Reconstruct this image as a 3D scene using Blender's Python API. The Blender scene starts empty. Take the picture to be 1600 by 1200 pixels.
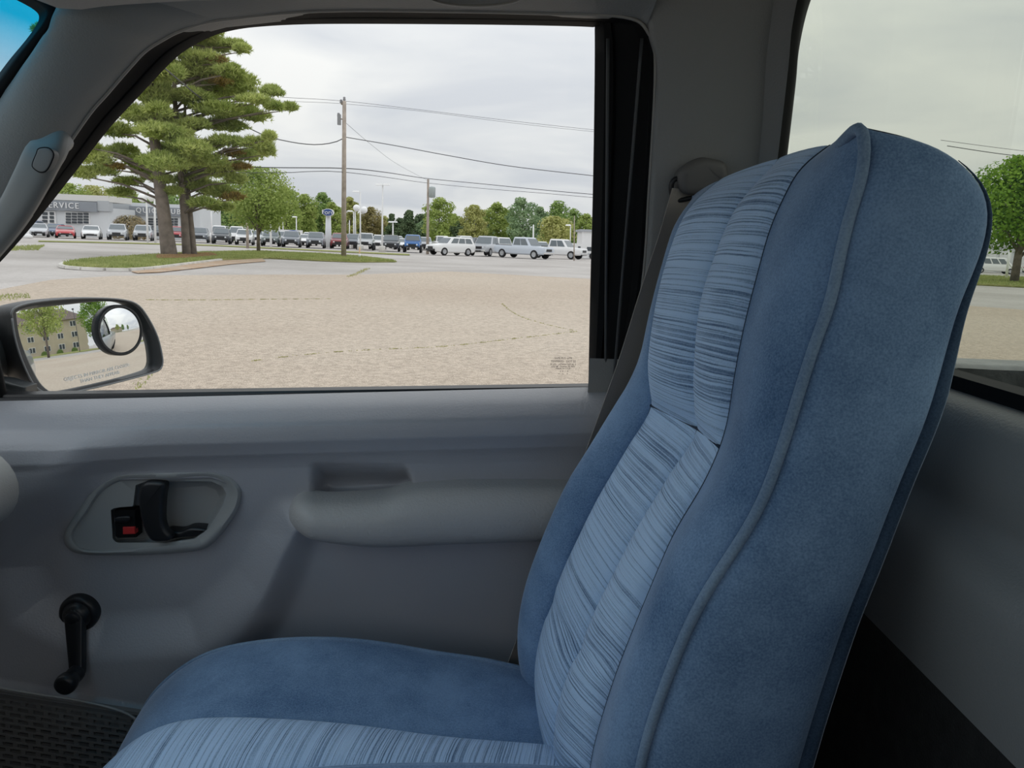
import bpy, bmesh, math, random
import numpy as np
from mathutils import Vector, Matrix

random.seed(7); RNG = np.random.default_rng(7)
S = bpy.context.scene
COL = S.collection

# ------------------------------------------------------------------ camera
F = 1180.0; CZ = 1.40                       # focal length in px of a 1600x1200 frame, lens height
yaw = math.radians(1.5); roll = math.radians(2.35); pitch = math.atan(220 / 1180.0)
cf = np.array([math.sin(yaw)*math.cos(pitch), math.cos(yaw)*math.cos(pitch), -math.sin(pitch)])
r0 = np.array([math.cos(yaw), -math.sin(yaw), 0.0]); u0 = np.cross(r0, cf)
cr = r0*math.cos(roll) + u0*math.sin(roll); cu = u0*math.cos(roll) - r0*math.sin(roll)
CP = np.array([0.0, 0.0, CZ])
cam = bpy.data.cameras.new('camera'); co = bpy.data.objects.new('camera', cam); COL.objects.link(co)
cam.sensor_width = 36; cam.lens = F/1600*36; cam.clip_start = 0.02; cam.clip_end = 2000
co.matrix_world = Matrix(((cr[0], cu[0], -cf[0], 0), (cr[1], cu[1], -cf[1], 0), (cr[2], cu[2], -cf[2], CZ), (0, 0, 0, 1)))
S.camera = co

# ------------------------------------------------------------------ overcast sky
W = bpy.data.worlds.new('overcast_sky'); S.world = W; W.use_nodes = True
nt = W.node_tree; N = nt.nodes; N.clear()
def nn(t, **k):
    n = N.new(t)
    for a, b in k.items(): setattr(n, a, b)
    return n
out = nn('ShaderNodeOutputWorld'); bg = nn('ShaderNodeBackground'); tc = nn('ShaderNodeTexCoord')
sep = nn('ShaderNodeSeparateXYZ'); nt.links.new(tc.outputs['Generated'], sep.inputs[0])
zc = nn('ShaderNodeMath', operation='MAXIMUM'); nt.links.new(sep.outputs[2], zc.inputs[0]); zc.inputs[1].default_value = 0.0
den = nn('ShaderNodeMath', operation='ADD'); nt.links.new(zc.outputs[0], den.inputs[0]); den.inputs[1].default_value = 0.16
vd = nn('ShaderNodeVectorMath', operation='DIVIDE'); cmb = nn('ShaderNodeCombineXYZ')
for i in range(3): nt.links.new(den.outputs[0], cmb.inputs[i])
nt.links.new(tc.outputs['Generated'], vd.inputs[0]); nt.links.new(cmb.outputs[0], vd.inputs[1])
nz = nn('ShaderNodeTexNoise'); nz.inputs['Scale'].default_value = .95; nz.inputs['Detail'].default_value = 6; nz.inputs['Roughness'].default_value = .52
nz.inputs['Distortion'].default_value = .5
nt.links.new(vd.outputs[0], nz.inputs['Vector'])
ramp = nn('ShaderNodeValToRGB'); e = ramp.color_ramp.elements
e[0].position = .36; e[0].color = (.76, .785, .845, 1); e[1].position = .64; e[1].color = (1.04, 1.035, 1.03, 1)
nt.links.new(nz.outputs['Fac'], ramp.inputs[0])
el = nn('ShaderNodeMath', operation='MULTIPLY_ADD'); nt.links.new(zc.outputs[0], el.inputs[0]); el.inputs[1].default_value = .74; el.inputs[2].default_value = .66
mul = nn('ShaderNodeVectorMath', operation='SCALE'); nt.links.new(ramp.outputs[0], mul.inputs[0]); nt.links.new(el.outputs[0], mul.inputs['Scale'])
nt.links.new(mul.outputs[0], bg.inputs[0]); bg.inputs[1].default_value = 1.0
nt.links.new(bg.outputs[0], out.inputs[0])
vs = S.view_settings; vs.view_transform = 'Standard'; vs.look = 'None'; vs.gamma = 1; vs.use_curve_mapping = False
vs.exposure = 0.27

# ------------------------------------------------------------------ pixel <-> place helpers (where a measured point stands at a known distance)
def ray(x, y): return cf + cr*(x-800)/F - cu*(y-600)/F
def PY(x, y, Y):
    d = ray(x, y); return CP + d*(Y/d[1])
def PX(x, y, X):
    d = ray(x, y); return CP + d*(X/d[0])
def G(x, y, z=0.0):
    d = ray(x, y); return CP + d*((z-CZ)/d[2])
def PL(x, y, p0, n):
    d = ray(x, y); return CP + d*(np.dot(np.array(p0)-CP, n)/np.dot(d, n))
WN = np.array([0, 1, .20])
def UW(x, y, off=0.0): return PL(x, y, (0, 1.12+off, 1.18), WN)     # leaning side-window plane

# ------------------------------------------------------------------ materials
MATS = {}
def mat(name, col, rough=.6, metal=0.0, noise=None, bump=None, sheen=0.0, spec=.5, coat=0.0, sub=None, coord='Object'):
    """noise=(scale, amount, detail) colour mottling; bump=(scale, strength)"""
    if name in MATS: return MATS[name]
    m = bpy.data.materials.new(name); m.use_nodes = True; t = m.node_tree; b = t.nodes['Principled BSDF']
    b.inputs['Base Color'].default_value = (*col, 1); b.inputs['Roughness'].default_value = rough; b.inputs['Metallic'].default_value = metal
    b.inputs['Specular IOR Level'].default_value = spec; b.inputs['Coat Weight'].default_value = coat
    if sheen: b.inputs['Sheen Weight'].default_value = sheen; b.inputs['Sheen Roughness'].default_value = .35
    tcn = t.nodes.new('ShaderNodeTexCoord')
    if noise:
        n = t.nodes.new('ShaderNodeTexNoise'); n.inputs['Scale'].default_value = noise[0]; n.inputs['Detail'].default_value = noise[2] if len(noise) > 2 else 4
        t.links.new(tcn.outputs[coord], n.inputs['Vector'])
        r = t.nodes.new('ShaderNodeValToRGB'); a = noise[1]
        r.color_ramp.elements[0].position = .3; r.color_ramp.elements[1].position = .7
        r.color_ramp.elements[0].color = (*[c*(1-a) for c in col], 1); r.color_ramp.elements[1].color = (*[min(1, c*(1+a)) for c in col], 1)
        t.links.new(n.outputs['Fac'], r.inputs[0]); t.links.new(r.outputs[0], b.inputs['Base Color'])
    if bump:
        n2 = t.nodes.new('ShaderNodeTexNoise'); n2.inputs['Scale'].default_value = bump[0]; n2.inputs['Detail'].default_value = 3
        t.links.new(tcn.outputs[coord], n2.inputs['Vector'])
        bp = t.nodes.new('ShaderNodeBump'); bp.inputs['Strength'].default_value = bump[1]; bp.inputs['Distance'].default_value = .002
        t.links.new(n2.outputs['Fac'], bp.inputs['Height']); t.links.new(bp.outputs[0], b.inputs['Normal'])
    MATS[name] = m; return m
def glass(name, tint, gloss=.06, grad=None, rough=0.0):
    if name in MATS: return MATS[name]
    m = bpy.data.materials.new(name); m.use_nodes = True; t = m.node_tree; t.nodes.clear()
    o = t.nodes.new('ShaderNodeOutputMaterial'); tr = t.nodes.new('ShaderNodeBsdfTransparent'); gl = t.nodes.new('ShaderNodeBsdfGlossy'); mx = t.nodes.new('ShaderNodeMixShader')
    tr.inputs[0].default_value = (*tint, 1); gl.inputs['Roughness'].default_value = rough
    fr = t.nodes.new('ShaderNodeFresnel'); fr.inputs[0].default_value = 1.35
    mm = t.nodes.new('ShaderNodeMath'); mm.operation = 'MULTIPLY'; mm.inputs[1].default_value = gloss*10; mm.use_clamp = True
    t.links.new(fr.outputs[0], mm.inputs[0]); t.links.new(mm.outputs[0], mx.inputs[0])
    t.links.new(tr.outputs[0], mx.inputs[1]); t.links.new(gl.outputs[0], mx.inputs[2]); t.links.new(mx.outputs[0], o.inputs[0])
    if grad:                     # shade band dyed into the top of the pane: (z0, z1, colour)
        z0, z1, c = grad; tcn = t.nodes.new('ShaderNodeTexCoord'); sp = t.nodes.new('ShaderNodeSeparateXYZ'); mr = t.nodes.new('ShaderNodeMapRange')
        mr.inputs[1].default_value = z0; mr.inputs[2].default_value = z1; t.links.new(tcn.outputs['Object'], sp.inputs[0]); t.links.new(sp.outputs[2], mr.inputs[0])
        rp = t.nodes.new('ShaderNodeValToRGB'); rp.color_ramp.elements[0].color = (*tint, 1); rp.color_ramp.elements[1].color = (*c, 1)
        t.links.new(mr.outputs[0], rp.inputs[0]); t.links.new(rp.outputs[0], tr.inputs[0])
    MATS[name] = m; return m
def leafmat(name, c1, c2, trans=.35):
    m = bpy.data.materials.new(name); m.use_nodes = True; t = m.node_tree; t.nodes.clear()
    o = t.nodes.new('ShaderNodeOutputMaterial'); d = t.nodes.new('ShaderNodeBsdfDiffuse'); tl = t.nodes.new('ShaderNodeBsdfTranslucent'); mx = t.nodes.new('ShaderNodeMixShader')
    g = t.nodes.new('ShaderNodeNewGeometry'); r = t.nodes.new('ShaderNodeValToRGB')
    tcn = t.nodes.new('ShaderNodeTexCoord'); n = t.nodes.new('ShaderNodeTexNoise'); n.inputs['Scale'].default_value = .55; n.inputs['Detail'].default_value = 2
    t.links.new(tcn.outputs['Object'], n.inputs['Vector'])
    ad = t.nodes.new('ShaderNodeMath'); ad.operation = 'MULTIPLY_ADD'; ad.inputs[1].default_value = .5; t.links.new(g.outputs['Random Per Island'], ad.inputs[0])
    a2 = t.nodes.new('ShaderNodeMath'); a2.operation = 'MULTIPLY_ADD'; a2.inputs[1].default_value = 1.6; a2.inputs[2].default_value = -.55
    t.links.new(n.outputs['Fac'], a2.inputs[0]); t.links.new(a2.outputs[0], ad.inputs[2])
    r.color_ramp.elements[0].color = (*c1, 1); r.color_ramp.elements[1].color = (*c2, 1)
    t.links.new(ad.outputs[0], r.inputs[0]); t.links.new(r.outputs[0], d.inputs[0]); t.links.new(r.outputs[0], tl.inputs[0])
    mx.inputs[0].default_value = trans; t.links.new(d.outputs[0], mx.inputs[1]); t.links.new(tl.outputs[0], mx.inputs[2]); t.links.new(mx.outputs[0], o.inputs[0])
    MATS[name] = m; return m

# ------------------------------------------------------------------ mesh helpers
def empty(name, loc=(0, 0, 0), label=None, cat=None, group=None, kind=None, rz=0.0, parent=None):
    o = bpy.data.objects.new(name, None); COL.objects.link(o); o.location = loc; o.rotation_euler = (0, 0, rz); o.empty_display_size = .1
    if parent: o.parent = parent
    return tag(o, label, cat, group, kind)
def tag(o, label=None, cat=None, group=None, kind=None):
    if label: o['label'] = label
    if cat: o['category'] = cat
    if group: o['group'] = group
    if kind: o['kind'] = kind
    return o
def origin(o):
    p = Vector((0, 0, 0))
    while o: p = p + Vector(o.location); o = o.parent
    return np.array(p)
def mk(name, V, Fc, m, parent=None, smooth=True, uv=None, local=False, angle=None, recalc=False):
    V = np.asarray(V, float)
    if not local:
        base = origin(parent) if parent else np.zeros(3)
        loc = base
        if parent is None:
            loc = np.array([(V[:, 0].min()+V[:, 0].max())/2, (V[:, 1].min()+V[:, 1].max())/2, V[:, 2].min()])
        V = V - loc
    me = bpy.data.meshes.new(name); me.from_pydata([tuple(v) for v in V], [], [tuple(f) for f in Fc])
    if uv is not None:
        l = me.uv_layers.new(name='UVMap'); vi = np.empty(len(me.loops), int); me.loops.foreach_get('vertex_index', vi)
        l.data.foreach_set('uv', np.asarray(uv, 'f')[vi].ravel())
    if recalc:
        bm = bmesh.new(); bm.from_mesh(me); bmesh.ops.recalc_face_normals(bm, faces=bm.faces); bm.to_mesh(me); bm.free()
    if smooth:
        me.polygons.foreach_set('use_smooth', [True]*len(me.polygons))
        if angle:
            me.set_sharp_from_angle(angle=math.radians(angle))
    if m: me.materials.append(m)
    o = bpy.data.objects.new(name, me); COL.objects.link(o)
    if parent: o.parent = parent
    elif not local: o.location = loc
    return o
class MB:
    def __init__(s): s.V = []; s.F = []
    def add(s, V, Fc):
        k = len(s.V); s.V += [tuple(v) for v in V]; s.F += [tuple(i+k for i in f) for f in Fc]; return s
    def box(s, a, b):
        x0, y0, z0 = a; x1, y1, z1 = b
        return s.add([(x0, y0, z0), (x1, y0, z0), (x1, y1, z0), (x0, y1, z0), (x0, y0, z1), (x1, y0, z1), (x1, y1, z1), (x0, y1, z1)],
                     [(0, 3, 2, 1), (4, 5, 6, 7), (0, 1, 5, 4), (1, 2, 6, 5), (2, 3, 7, 6), (3, 0, 4, 7)])
    def hull(s, bot, top):     # two matching rings
        n = len(bot); V = list(bot)+list(top)
        return s.add(V, [tuple(range(n))[::-1], tuple(range(n, 2*n))]+[(i, (i+1) % n, n+(i+1) % n, n+i) for i in range(n)])
    def tube(s, P, r, n=8, cap=True):
        P = np.asarray(P, float); k = len(P); R = np.broadcast_to(r, (k,)) if np.ndim(r) < 2 else r
        T = np.gradient(P, axis=0); T /= np.linalg.norm(T, axis=1)[:, None]+1e-12
        up = np.array([0, 0, 1.0]) if abs(T[0][2]) < .9 else np.array([1.0, 0, 0])
        a = np.cross(T[0], up); a /= np.linalg.norm(a); V = []
        for i in range(k):
            a = a-T[i]*np.dot(a, T[i]); a /= np.linalg.norm(a); b = np.cross(T[i], a)
            for j in range(n):
                w = 2*math.pi*j/n; V.append(P[i]+R[i]*(a*math.cos(w)+b*math.sin(w)))
        Fc = [(i*n+j, i*n+(j+1) % n, (i+1)*n+(j+1) % n, (i+1)*n+j) for i in range(k-1) for j in range(n)]
        if cap: Fc += [tuple(range(n))[::-1], tuple(range((k-1)*n, k*n))]
        return s.add(V, Fc)
    def lathe(s, c, ax, prof, n=24, cap=True):      # prof: (radius, height along ax)
        c = np.array(c, float); ax = np.array(ax, float); ax /= np.linalg.norm(ax)
        up = np.array([0, 0, 1.0]) if abs(ax[2]) < .9 else np.array([1.0, 0, 0])
        a = np.cross(ax, up); a /= np.linalg.norm(a); b = np.cross(ax, a); V = []
        for r, h in prof:
            for j in range(n):
                w = 2*math.pi*j/n; V.append(c+ax*h+r*(a*math.cos(w)+b*math.sin(w)))
        k = len(prof); Fc = [(i*n+j, i*n+(j+1) % n, (i+1)*n+(j+1) % n, (i+1)*n+j) for i in range(k-1) for j in range(n)]
        if cap: Fc += [tuple(range(n))[::-1], tuple(range((k-1)*n, k*n))]
        return s.add(V, Fc)
    def grid(s, Gd, flip=False):
        Gd = np.asarray(Gd); a, b = Gd.shape[:2]
        Fc = [(i*b+j, i*b+j+1, (i+1)*b+j+1, (i+1)*b+j) for i in range(a-1) for j in range(b-1)]
        if flip: Fc = [f[::-1] for f in Fc]
        return s.add(Gd.reshape(-1, 3), Fc)
    def build(s, name, m, parent=None, **k): return mk(name, s.V, s.F, m, parent, **k)
def cr_spline(P, n, closed=False):
    """smooth curve through points, n samples evenly by chord length"""
    P = np.asarray(P, float)
    if closed: Q = np.vstack([P[-1], P, P[0], P[1]])
    else: Q = np.vstack([2*P[0]-P[1], P, 2*P[-1]-P[-2]])
    out = []
    for i in range(1, len(Q)-2):
        for t in np.linspace(0, 1, 16, endpoint=False):
            a, b, c, d = Q[i-1], Q[i], Q[i+1], Q[i+2]
            out.append(.5*((2*b)+(-a+c)*t+(2*a-5*b+4*c-d)*t*t+(-a+3*b-3*c+d)*t**3))
    out.append(Q[-2] if not closed else out[0]); out = np.array(out)
    L = np.r_[0, np.cumsum(np.linalg.norm(np.diff(out, axis=0), axis=1))]
    t = np.linspace(0, L[-1], n+1 if closed else n)
    if closed: t = t[:-1]
    return np.stack([np.interp(t, L, out[:, k]) for k in range(out.shape[1])], 1)
def smooth_curve(P, it=2):
    P = np.array(P, float)
    for _ in range(it): P[1:-1] = .25*P[:-2]+.5*P[1:-1]+.25*P[2:]
    return P
def outline_slab(pts, disp, bev=.002, steps=3):
    """closed outline (world points) given depth `disp` (vector from front to back) with rounded front edge"""
    P = np.asarray(pts, float); n = len(P); c = P.mean(0); d = np.asarray(disp, float); L = np.linalg.norm(d); dn = d/L
    T = np.roll(P, -1, 0)-np.roll(P, 1, 0); nrm = np.cross(T, dn); nrm /= np.linalg.norm(nrm, axis=1)[:, None]+1e-12
    if np.mean(np.sum(nrm*(P-c), 1)) < 0: nrm = -nrm
    rings = []
    for k in range(steps+1):
        a = k/steps*math.pi/2; rings.append(P-nrm*bev*(1-math.sin(a))+dn*bev*(1-math.cos(a)))
    rings.append(P+d)
    V = np.vstack(rings); R = len(rings)
    Fc = [(i*n+j, i*n+(j+1) % n, (i+1)*n+(j+1) % n, (i+1)*n+j) for i in range(R-1) for j in range(n)]
    Fc += [tuple(range(n))[::-1], tuple(range((R-1)*n, R*n))]
    return V, Fc
def text_mesh(name, body, p, ax, up, size, m, parent, depth=.0005, align='CENTER', spacing=1.0):
    cu_ = bpy.data.curves.new(name, 'FONT'); cu_.body = body; cu_.size = size; cu_.align_x = align; cu_.extrude = depth; cu_.space_character = spacing
    cu_.resolution_u = 3
    ob = bpy.data.objects.new(name+'_tmp', cu_); me = bpy.data.meshes.new_from_object(ob)
    V = np.empty(len(me.vertices)*3); me.vertices.foreach_get('co', V); V = V.reshape(-1, 3)
    ax = np.array(ax, float); ax /= np.linalg.norm(ax); up = np.array(up, float); up -= ax*np.dot(up, ax); up /= np.linalg.norm(up); nrm = np.cross(ax, up)
    Wd = np.array(p)+V[:, :1]*ax+V[:, 1:2]*up+V[:, 2:]*nrm
    Fc = [tuple(q.vertices) for q in me.polygons]
    bpy.data.objects.remove(ob); bpy.data.curves.remove(cu_); bpy.data.meshes.remove(me)
    return mk(name, Wd, Fc, m, parent, smooth=False)
def sm(a, b, x): t = np.clip((x-a)/(b-a), 0, 1); return t*t*(3-2*t)

# ------------------------------------------------------------------ material set
M_trim = mat('grey_trim_plastic', (.245, .248, .245), .52, bump=(420, .25), noise=(3, .06))
M_door = mat('grey_door_vinyl', (.37, .375, .405), .34, bump=(330, .28), spec=.65, noise=(4, .05))
M_door2 = mat('grey_armrest_vinyl', (.42, .412, .405), .5, bump=(260, .5), noise=(4, .05))
M_bezel = mat('grey_bezel_plastic', (.31, .32, .322), .45)
M_black = mat('black_rubber', (.0045, .005, .006), .7, spec=.2)
M_blackg = mat('black_plastic', (.012, .013, .016), .38)
M_dark = mat('dark_carpet', (.014, .014, .014), .95, bump=(500, .6), noise=(60, .4))
M_head = mat('grey_headliner', (.34, .33, .32), .95, bump=(600, .3))
M_dash = mat('pale_grey_dash', (.42, .41, .39), .6, bump=(500, .2))
M_red = mat('red_lock_marker', (.55, .03, .03), .5)
M_webbing = mat('taupe_webbing', (.32, .29, .26), .8, bump=(900, .4))
M_mirror = mat('mirror_silver', (.88, .90, .90), 0.0, metal=1.0)
M_chrome = mat('chrome', (.8, .8, .8), .12, metal=1.0)
M_hous = mat('mirror_housing_plastic', (.022, .024, .027), .42)
M_paint = mat('silver_green_truck_paint', (.30, .33, .35), .3, coat=.6)
M_rail = mat('bed_rail_plastic', (.045, .05, .052), .55, bump=(90, .8), noise=(40, .4))
M_white = mat('white_print', (.8, .8, .8), .6)
M_print = mat('dark_print', (.05, .045, .04), .6)
M_conc = mat('pale_concrete', (.62, .60, .56), .9, noise=(2, .15), bump=(30, .3))
M_wood = mat('weathered_pole_wood', (.40, .34, .29), .9, noise=(3, .2), bump=(20, .4))
M_bark = mat('pine_bark', (.20, .165, .14), .95, noise=(2.5, .35), bump=(8, 1.0))
M_lampw = mat('white_lamp_paint', (.80, .80, .80), .5)
M_globe = mat('white_globe', (.9, .9, .9), .35)
M_tyre = mat('tyre_rubber', (.015, .015, .016), .8)
M_rim = mat('wheel_rim', (.45, .46, .48), .35, metal=.6)
M_carglass = mat('car_window_glass', (.12, .145, .16), .06, spec=.8)
M_headlamp = mat('headlamp_lens', (.75, .78, .8), .12)
M_grille = mat('car_grille_black', (.02, .02, .022), .4)
M_wire = mat('cable_black', (.10, .10, .11), .7)
# velour with brushed nap
def velour(name, c1, c2, sheen=.5, stripes=False):
    m = bpy.data.materials.new(name); m.use_nodes = True; t = m.node_tree; b = t.nodes['Principled BSDF']; L = t.links.new
    b.inputs['Roughness'].default_value = .85; b.inputs['Specular IOR Level'].default_value = .15
    b.inputs['Sheen Weight'].default_value = sheen; b.inputs['Sheen Roughness'].default_value = .3; b.inputs['Sheen Tint'].default_value = (.62, .76, .95, 1)
    tcn = t.nodes.new('ShaderNodeTexCoord')
    n1 = t.nodes.new('ShaderNodeTexNoise'); n1.inputs['Scale'].default_value = 9; n1.inputs['Detail'].default_value = 5; n1.inputs['Roughness'].default_value = .6
    n2 = t.nodes.new('ShaderNodeTexNoise'); n2.inputs['Scale'].default_value = 560; n2.inputs['Detail'].default_value = 2
    L(tcn.outputs['Object'], n1.inputs['Vector']); L(tcn.outputs['Object'], n2.inputs['Vector'])
    ad = t.nodes.new('ShaderNodeMath'); ad.operation = 'MULTIPLY_ADD'; ad.inputs[1].default_value = .62; L(n2.outputs['Fac'], ad.inputs[0]); L(n1.outputs['Fac'], ad.inputs[2])
    r = t.nodes.new('ShaderNodeValToRGB'); r.color_ramp.elements[0].position = .55; r.color_ramp.elements[1].position = 1.08
    r.color_ramp.elements[0].color = (*c1, 1); r.color_ramp.elements[1].color = (*c2, 1)
    bp = t.nodes.new('ShaderNodeBump'); bp.inputs['Strength'].default_value = .35; bp.inputs['Distance'].default_value = .0012
    L(ad.outputs[0], r.inputs[0])
    if stripes:                                   # woven ribs of uneven width across the channel (UV.y runs along it, in metres)
        sp = t.nodes.new('ShaderNodeSeparateXYZ'); L(tcn.outputs['UV'], sp.inputs[0])
        w = t.nodes.new('ShaderNodeTexNoise'); w.inputs['Scale'].default_value = 14; L(tcn.outputs['UV'], w.inputs['Vector'])
        wv = t.nodes.new('ShaderNodeMath'); wv.operation = 'MULTIPLY_ADD'; wv.inputs[1].default_value = .004; L(w.outputs['Fac'], wv.inputs[0]); L(sp.outputs[1], wv.inputs[2])
        def stripe(scale, detail):
            c = t.nodes.new('ShaderNodeCombineXYZ'); sx = t.nodes.new('ShaderNodeMath'); sx.operation = 'MULTIPLY'; sx.inputs[1].default_value = scale; L(wv.outputs[0], sx.inputs[0])
            xx = t.nodes.new('ShaderNodeMath'); xx.operation = 'MULTIPLY'; xx.inputs[1].default_value = 4.0; L(sp.outputs[0], xx.inputs[0])
            L(sx.outputs[0], c.inputs[1]); L(xx.outputs[0], c.inputs[0])
            q = t.nodes.new('ShaderNodeTexNoise'); q.inputs['Scale'].default_value = 1; q.inputs['Detail'].default_value = detail; L(c.outputs[0], q.inputs['Vector']); return q
        s1 = stripe(560, .8); s2 = stripe(50, 0)
        r1 = t.nodes.new('ShaderNodeValToRGB'); r1.color_ramp.elements[0].position = .37; r1.color_ramp.elements[1].position = .57; L(s1.outputs['Fac'], r1.inputs[0])
        k = t.nodes.new('ShaderNodeMath'); k.operation = 'MULTIPLY_ADD'; k.inputs[1].default_value = .7; k.inputs[2].default_value = -.22; L(s2.outputs['Fac'], k.inputs[0])
        a2 = t.nodes.new('ShaderNodeMath'); a2.operation = 'MULTIPLY_ADD'; a2.inputs[1].default_value = .50; L(r1.outputs[0], a2.inputs[0]); L(k.outputs[0], a2.inputs[2])
        a3 = t.nodes.new('ShaderNodeMath'); a3.operation = 'MULTIPLY_ADD'; a3.inputs[1].default_value = .62; L(ad.outputs[0], a3.inputs[0]); L(a2.outputs[0], a3.inputs[2])
        r.color_ramp.elements[0].position = .34; r.color_ramp.elements[1].position = 1.12
        L(a3.outputs[0], r.inputs[0]); L(a3.outputs[0], bp.inputs['Height']); bp.inputs['Distance'].default_value = .002; bp.inputs['Strength'].default_value = .6
    else:
        L(ad.outputs[0], bp.inputs['Height'])
    L(r.outputs[0], b.inputs['Base Color']); L(bp.outputs[0], b.inputs['Normal'])
    MATS[name] = m; return m
M_vel = velour('blue_velour', (.072, .138, .255), (.21, .33, .51), 1.0)
M_velstr = velour('blue_ribbed_velour', (.035, .085, .19), (.46, .63, .86), .5, True)
M_pipe = velour('blue_piping_cord', (.12, .19, .30), (.24, .34, .47), .5)

# ================================================================== THE CAB (setting)
# ---- ceiling
zc_ = np.array([[(-.48, 1.70), (-.44, 1.735), (-.2, 1.75), (.2, 1.745), (.36, 1.74), (.405, 1.735)]][0])
ys = [-.54, -.50, -.46, -.36, -.1, .25, .6, .84, .93, .975, 1.03]; zy = [-.10, -.05, -.02, -.004, 0, .004, 0, 0, -.004, -.02, -.040]
MB().grid([[(x, y, z+dz*(1 if x < .3 else .3)) for x, z in zc_] for y, dz in zip(ys, zy)]).build('ceiling', M_head)['kind'] = 'structure'
r_ = MB(); r_.box((-.52, -.58, 1.765), (.48, 1.06, 1.80)); o = r_.build('roof_skin', M_paint, smooth=False); o['kind'] = 'structure'; o['label'] = 'painted steel roof skin over the headliner'
r_ = MB(); r_.box((.372, -.52, 1.728), (.47, 1.04, 1.775)); r_.build('trim_4', M_trim, smooth=False)['kind'] = 'structure'
# ---- floor and firewall
b = MB(); b.box((-1.35, -.62, .40), (.55, 1.16, .44)); b.build('floor', M_dark, smooth=False)['kind'] = 'structure'
b = MB(); b.box((-1.40, -.62, .44), (-1.30, 1.16, 1.10)); b.build('wall_front', M_dark, smooth=False)['kind'] = 'structure'
# ---- driver's side (behind the lens): door below, pillars, open window
wl = MB(); wl.box((-1.35, -.66, .44), (.50, -.60, 1.16)); wl.box((.22, -.62, 1.16), (.50, -.56, 1.76)); wl.box((-.5, -.60, 1.68), (.5, -.53, 1.77))
wl.hull([(-1.02, -.66, 1.16), (-.90, -.66, 1.16), (-.90, -.58, 1.16), (-1.02, -.58, 1.16)], [(-.54, -.60, 1.72), (-.46, -.60, 1.72), (-.46, -.52, 1.72), (-.54, -.52, 1.72)])
wl.build('wall_left', M_trim, smooth=False)['kind'] = 'structure'
# ---- back wall of the cab
prof = [(.415, 1.290), (.405, 1.289), (.392, 1.285), (.384, 1.278), (.379, 1.265), (.376, 1.24), (.378, 1.22), (.3816, 1.2002), (.376, 1.1885), (.3636, 1.175), (.358, 1.157), (.362, 1.112), (.371, 1.058)]
pc = cr_spline(np.array(prof), 40)
wr = MB(); wr.grid([[(x, y, z) for x, z in pc] for y in np.linspace(-.55, 1.02, 12)])
WR = empty('wall_rear', (.45, .25, .6), kind='structure')
wr.build('back_panel', M_trim, WR)
b = MB(); b.box((.385, -.55, .44), (.42, 1.04, 1.075)); b.build('lower_carpet', M_dark, WR, smooth=False)
# ---- passenger side: window seal curves (measured on the leaning window plane)
I_ = [(-205, 640), (-90, 502), (7, 398), (57, 340), (110, 273), (167, 200), (213, 150), (260, 100), (287, 77), (317, 60), (350, 48), (400, 40), (500, 35.5), (700, 36), (850, 38), (927, 40.5), (930, 44), (929.5, 150), (927, 300), (923, 450), (920, 603)]
S_ = [(-228, 636), (-90, 478), (0, 377), (48, 310), (97, 240), (140, 178), (167, 147), (205, 103), (227, 80), (253, 63), (283, 48), (340, 32), (500, 17), (700, 17.5), (850, 21), (975, 26.5), (1012, 50), (1024, 105), (1014, 300), (1003, 450), (972, 618)]
DOOR = empty('door_1', (-.3, 1.1, .45), kind='structure')
def pairloft(A, B, fa, fb, n=140, mids=((0, 0),), **k):
    A = cr_spline(np.array([fa(*p) for p in A]), n) if fa else A
    B = cr_spline(np.array([fb(*p) for p in B]), n) if fb else B
    return A, B
def lin_resample(P, n):
    P = np.asarray(P, float); m = []
    for i in range(len(P)-1):
        for t in np.linspace(0, 1, n, endpoint=False): m.append(P[i]*(1-t)+P[i+1]*t)
    m.append(P[-1]); return np.array(m)
def cr_index(P, n):
    """spline keeping n samples per control segment, so that two curves with paired controls stay paired"""
    P = np.asarray(P, float); Q = np.vstack([2*P[0]-P[1], P, 2*P[-1]-P[-2]]); out = []
    for i in range(1, len(Q)-2):
        for t in np.linspace(0, 1, n, endpoint=False):
            a, b, c, d = Q[i-1], Q[i], Q[i+1], Q[i+2]
            out.append(.5*((2*b)+(-a+c)*t+(2*a-5*b+4*c-d)*t*t+(-a+3*b-3*c+d)*t**3))
    out.append(P[-1]); return np.array(out)
ci = cr_index([UW(*p, .004) for p in I_], 6); cs = cr_index([UW(*p, -.035) for p in S_], 6)
rows = [ci+np.array([0, .006, 0]), ci]
for t, d in ((.15, -.008), (.3, -.004), (.34, .002), (.5, .0), (.8, .004), (.9, -.004)):
    rows.append(ci*(1-t)+cs*t+np.array([0, d, 0]))
rows += [cs, cs+np.array([0, .03, 0])]
MB().grid(np.array(rows)).build('window_seal', M_black, DOOR, angle=35)
# vertical run channel ribs in the black rear frame
for xs in ((950, 946), (1003, 958)):
    P = [UW(xs[0]+(xs[1]-xs[0])*t, 60+550*t, -.022-.012*(xs[0] > 980)) for t in np.linspace(0, 1, 14)]
    MB().tube(P, .0022, 6).build('channel_lip', mat('frame_lip', (.05, .055, .06), .5), DOOR)
# pale welt along the edge of the interior trim
MB().tube(cr_index([UW(*p, -.037) for p in S_[2:]], 6), .0021, 6).build('edge_welt', mat('trim_welt', (.30, .29, .27), .5), DOOR)
# glass pane
pane = [UW(*p, .012) for p in ([(-200, 640)]+I_[1:16]+[(938, 35), (928, 615)])]
V, Fc = outline_slab(pane, (0, .004, 0), .0005, 1)
MB().add(V, Fc).build('window_glass', glass('side_glass', (.97, .98, .975), .05), DOOR, smooth=False)
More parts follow.
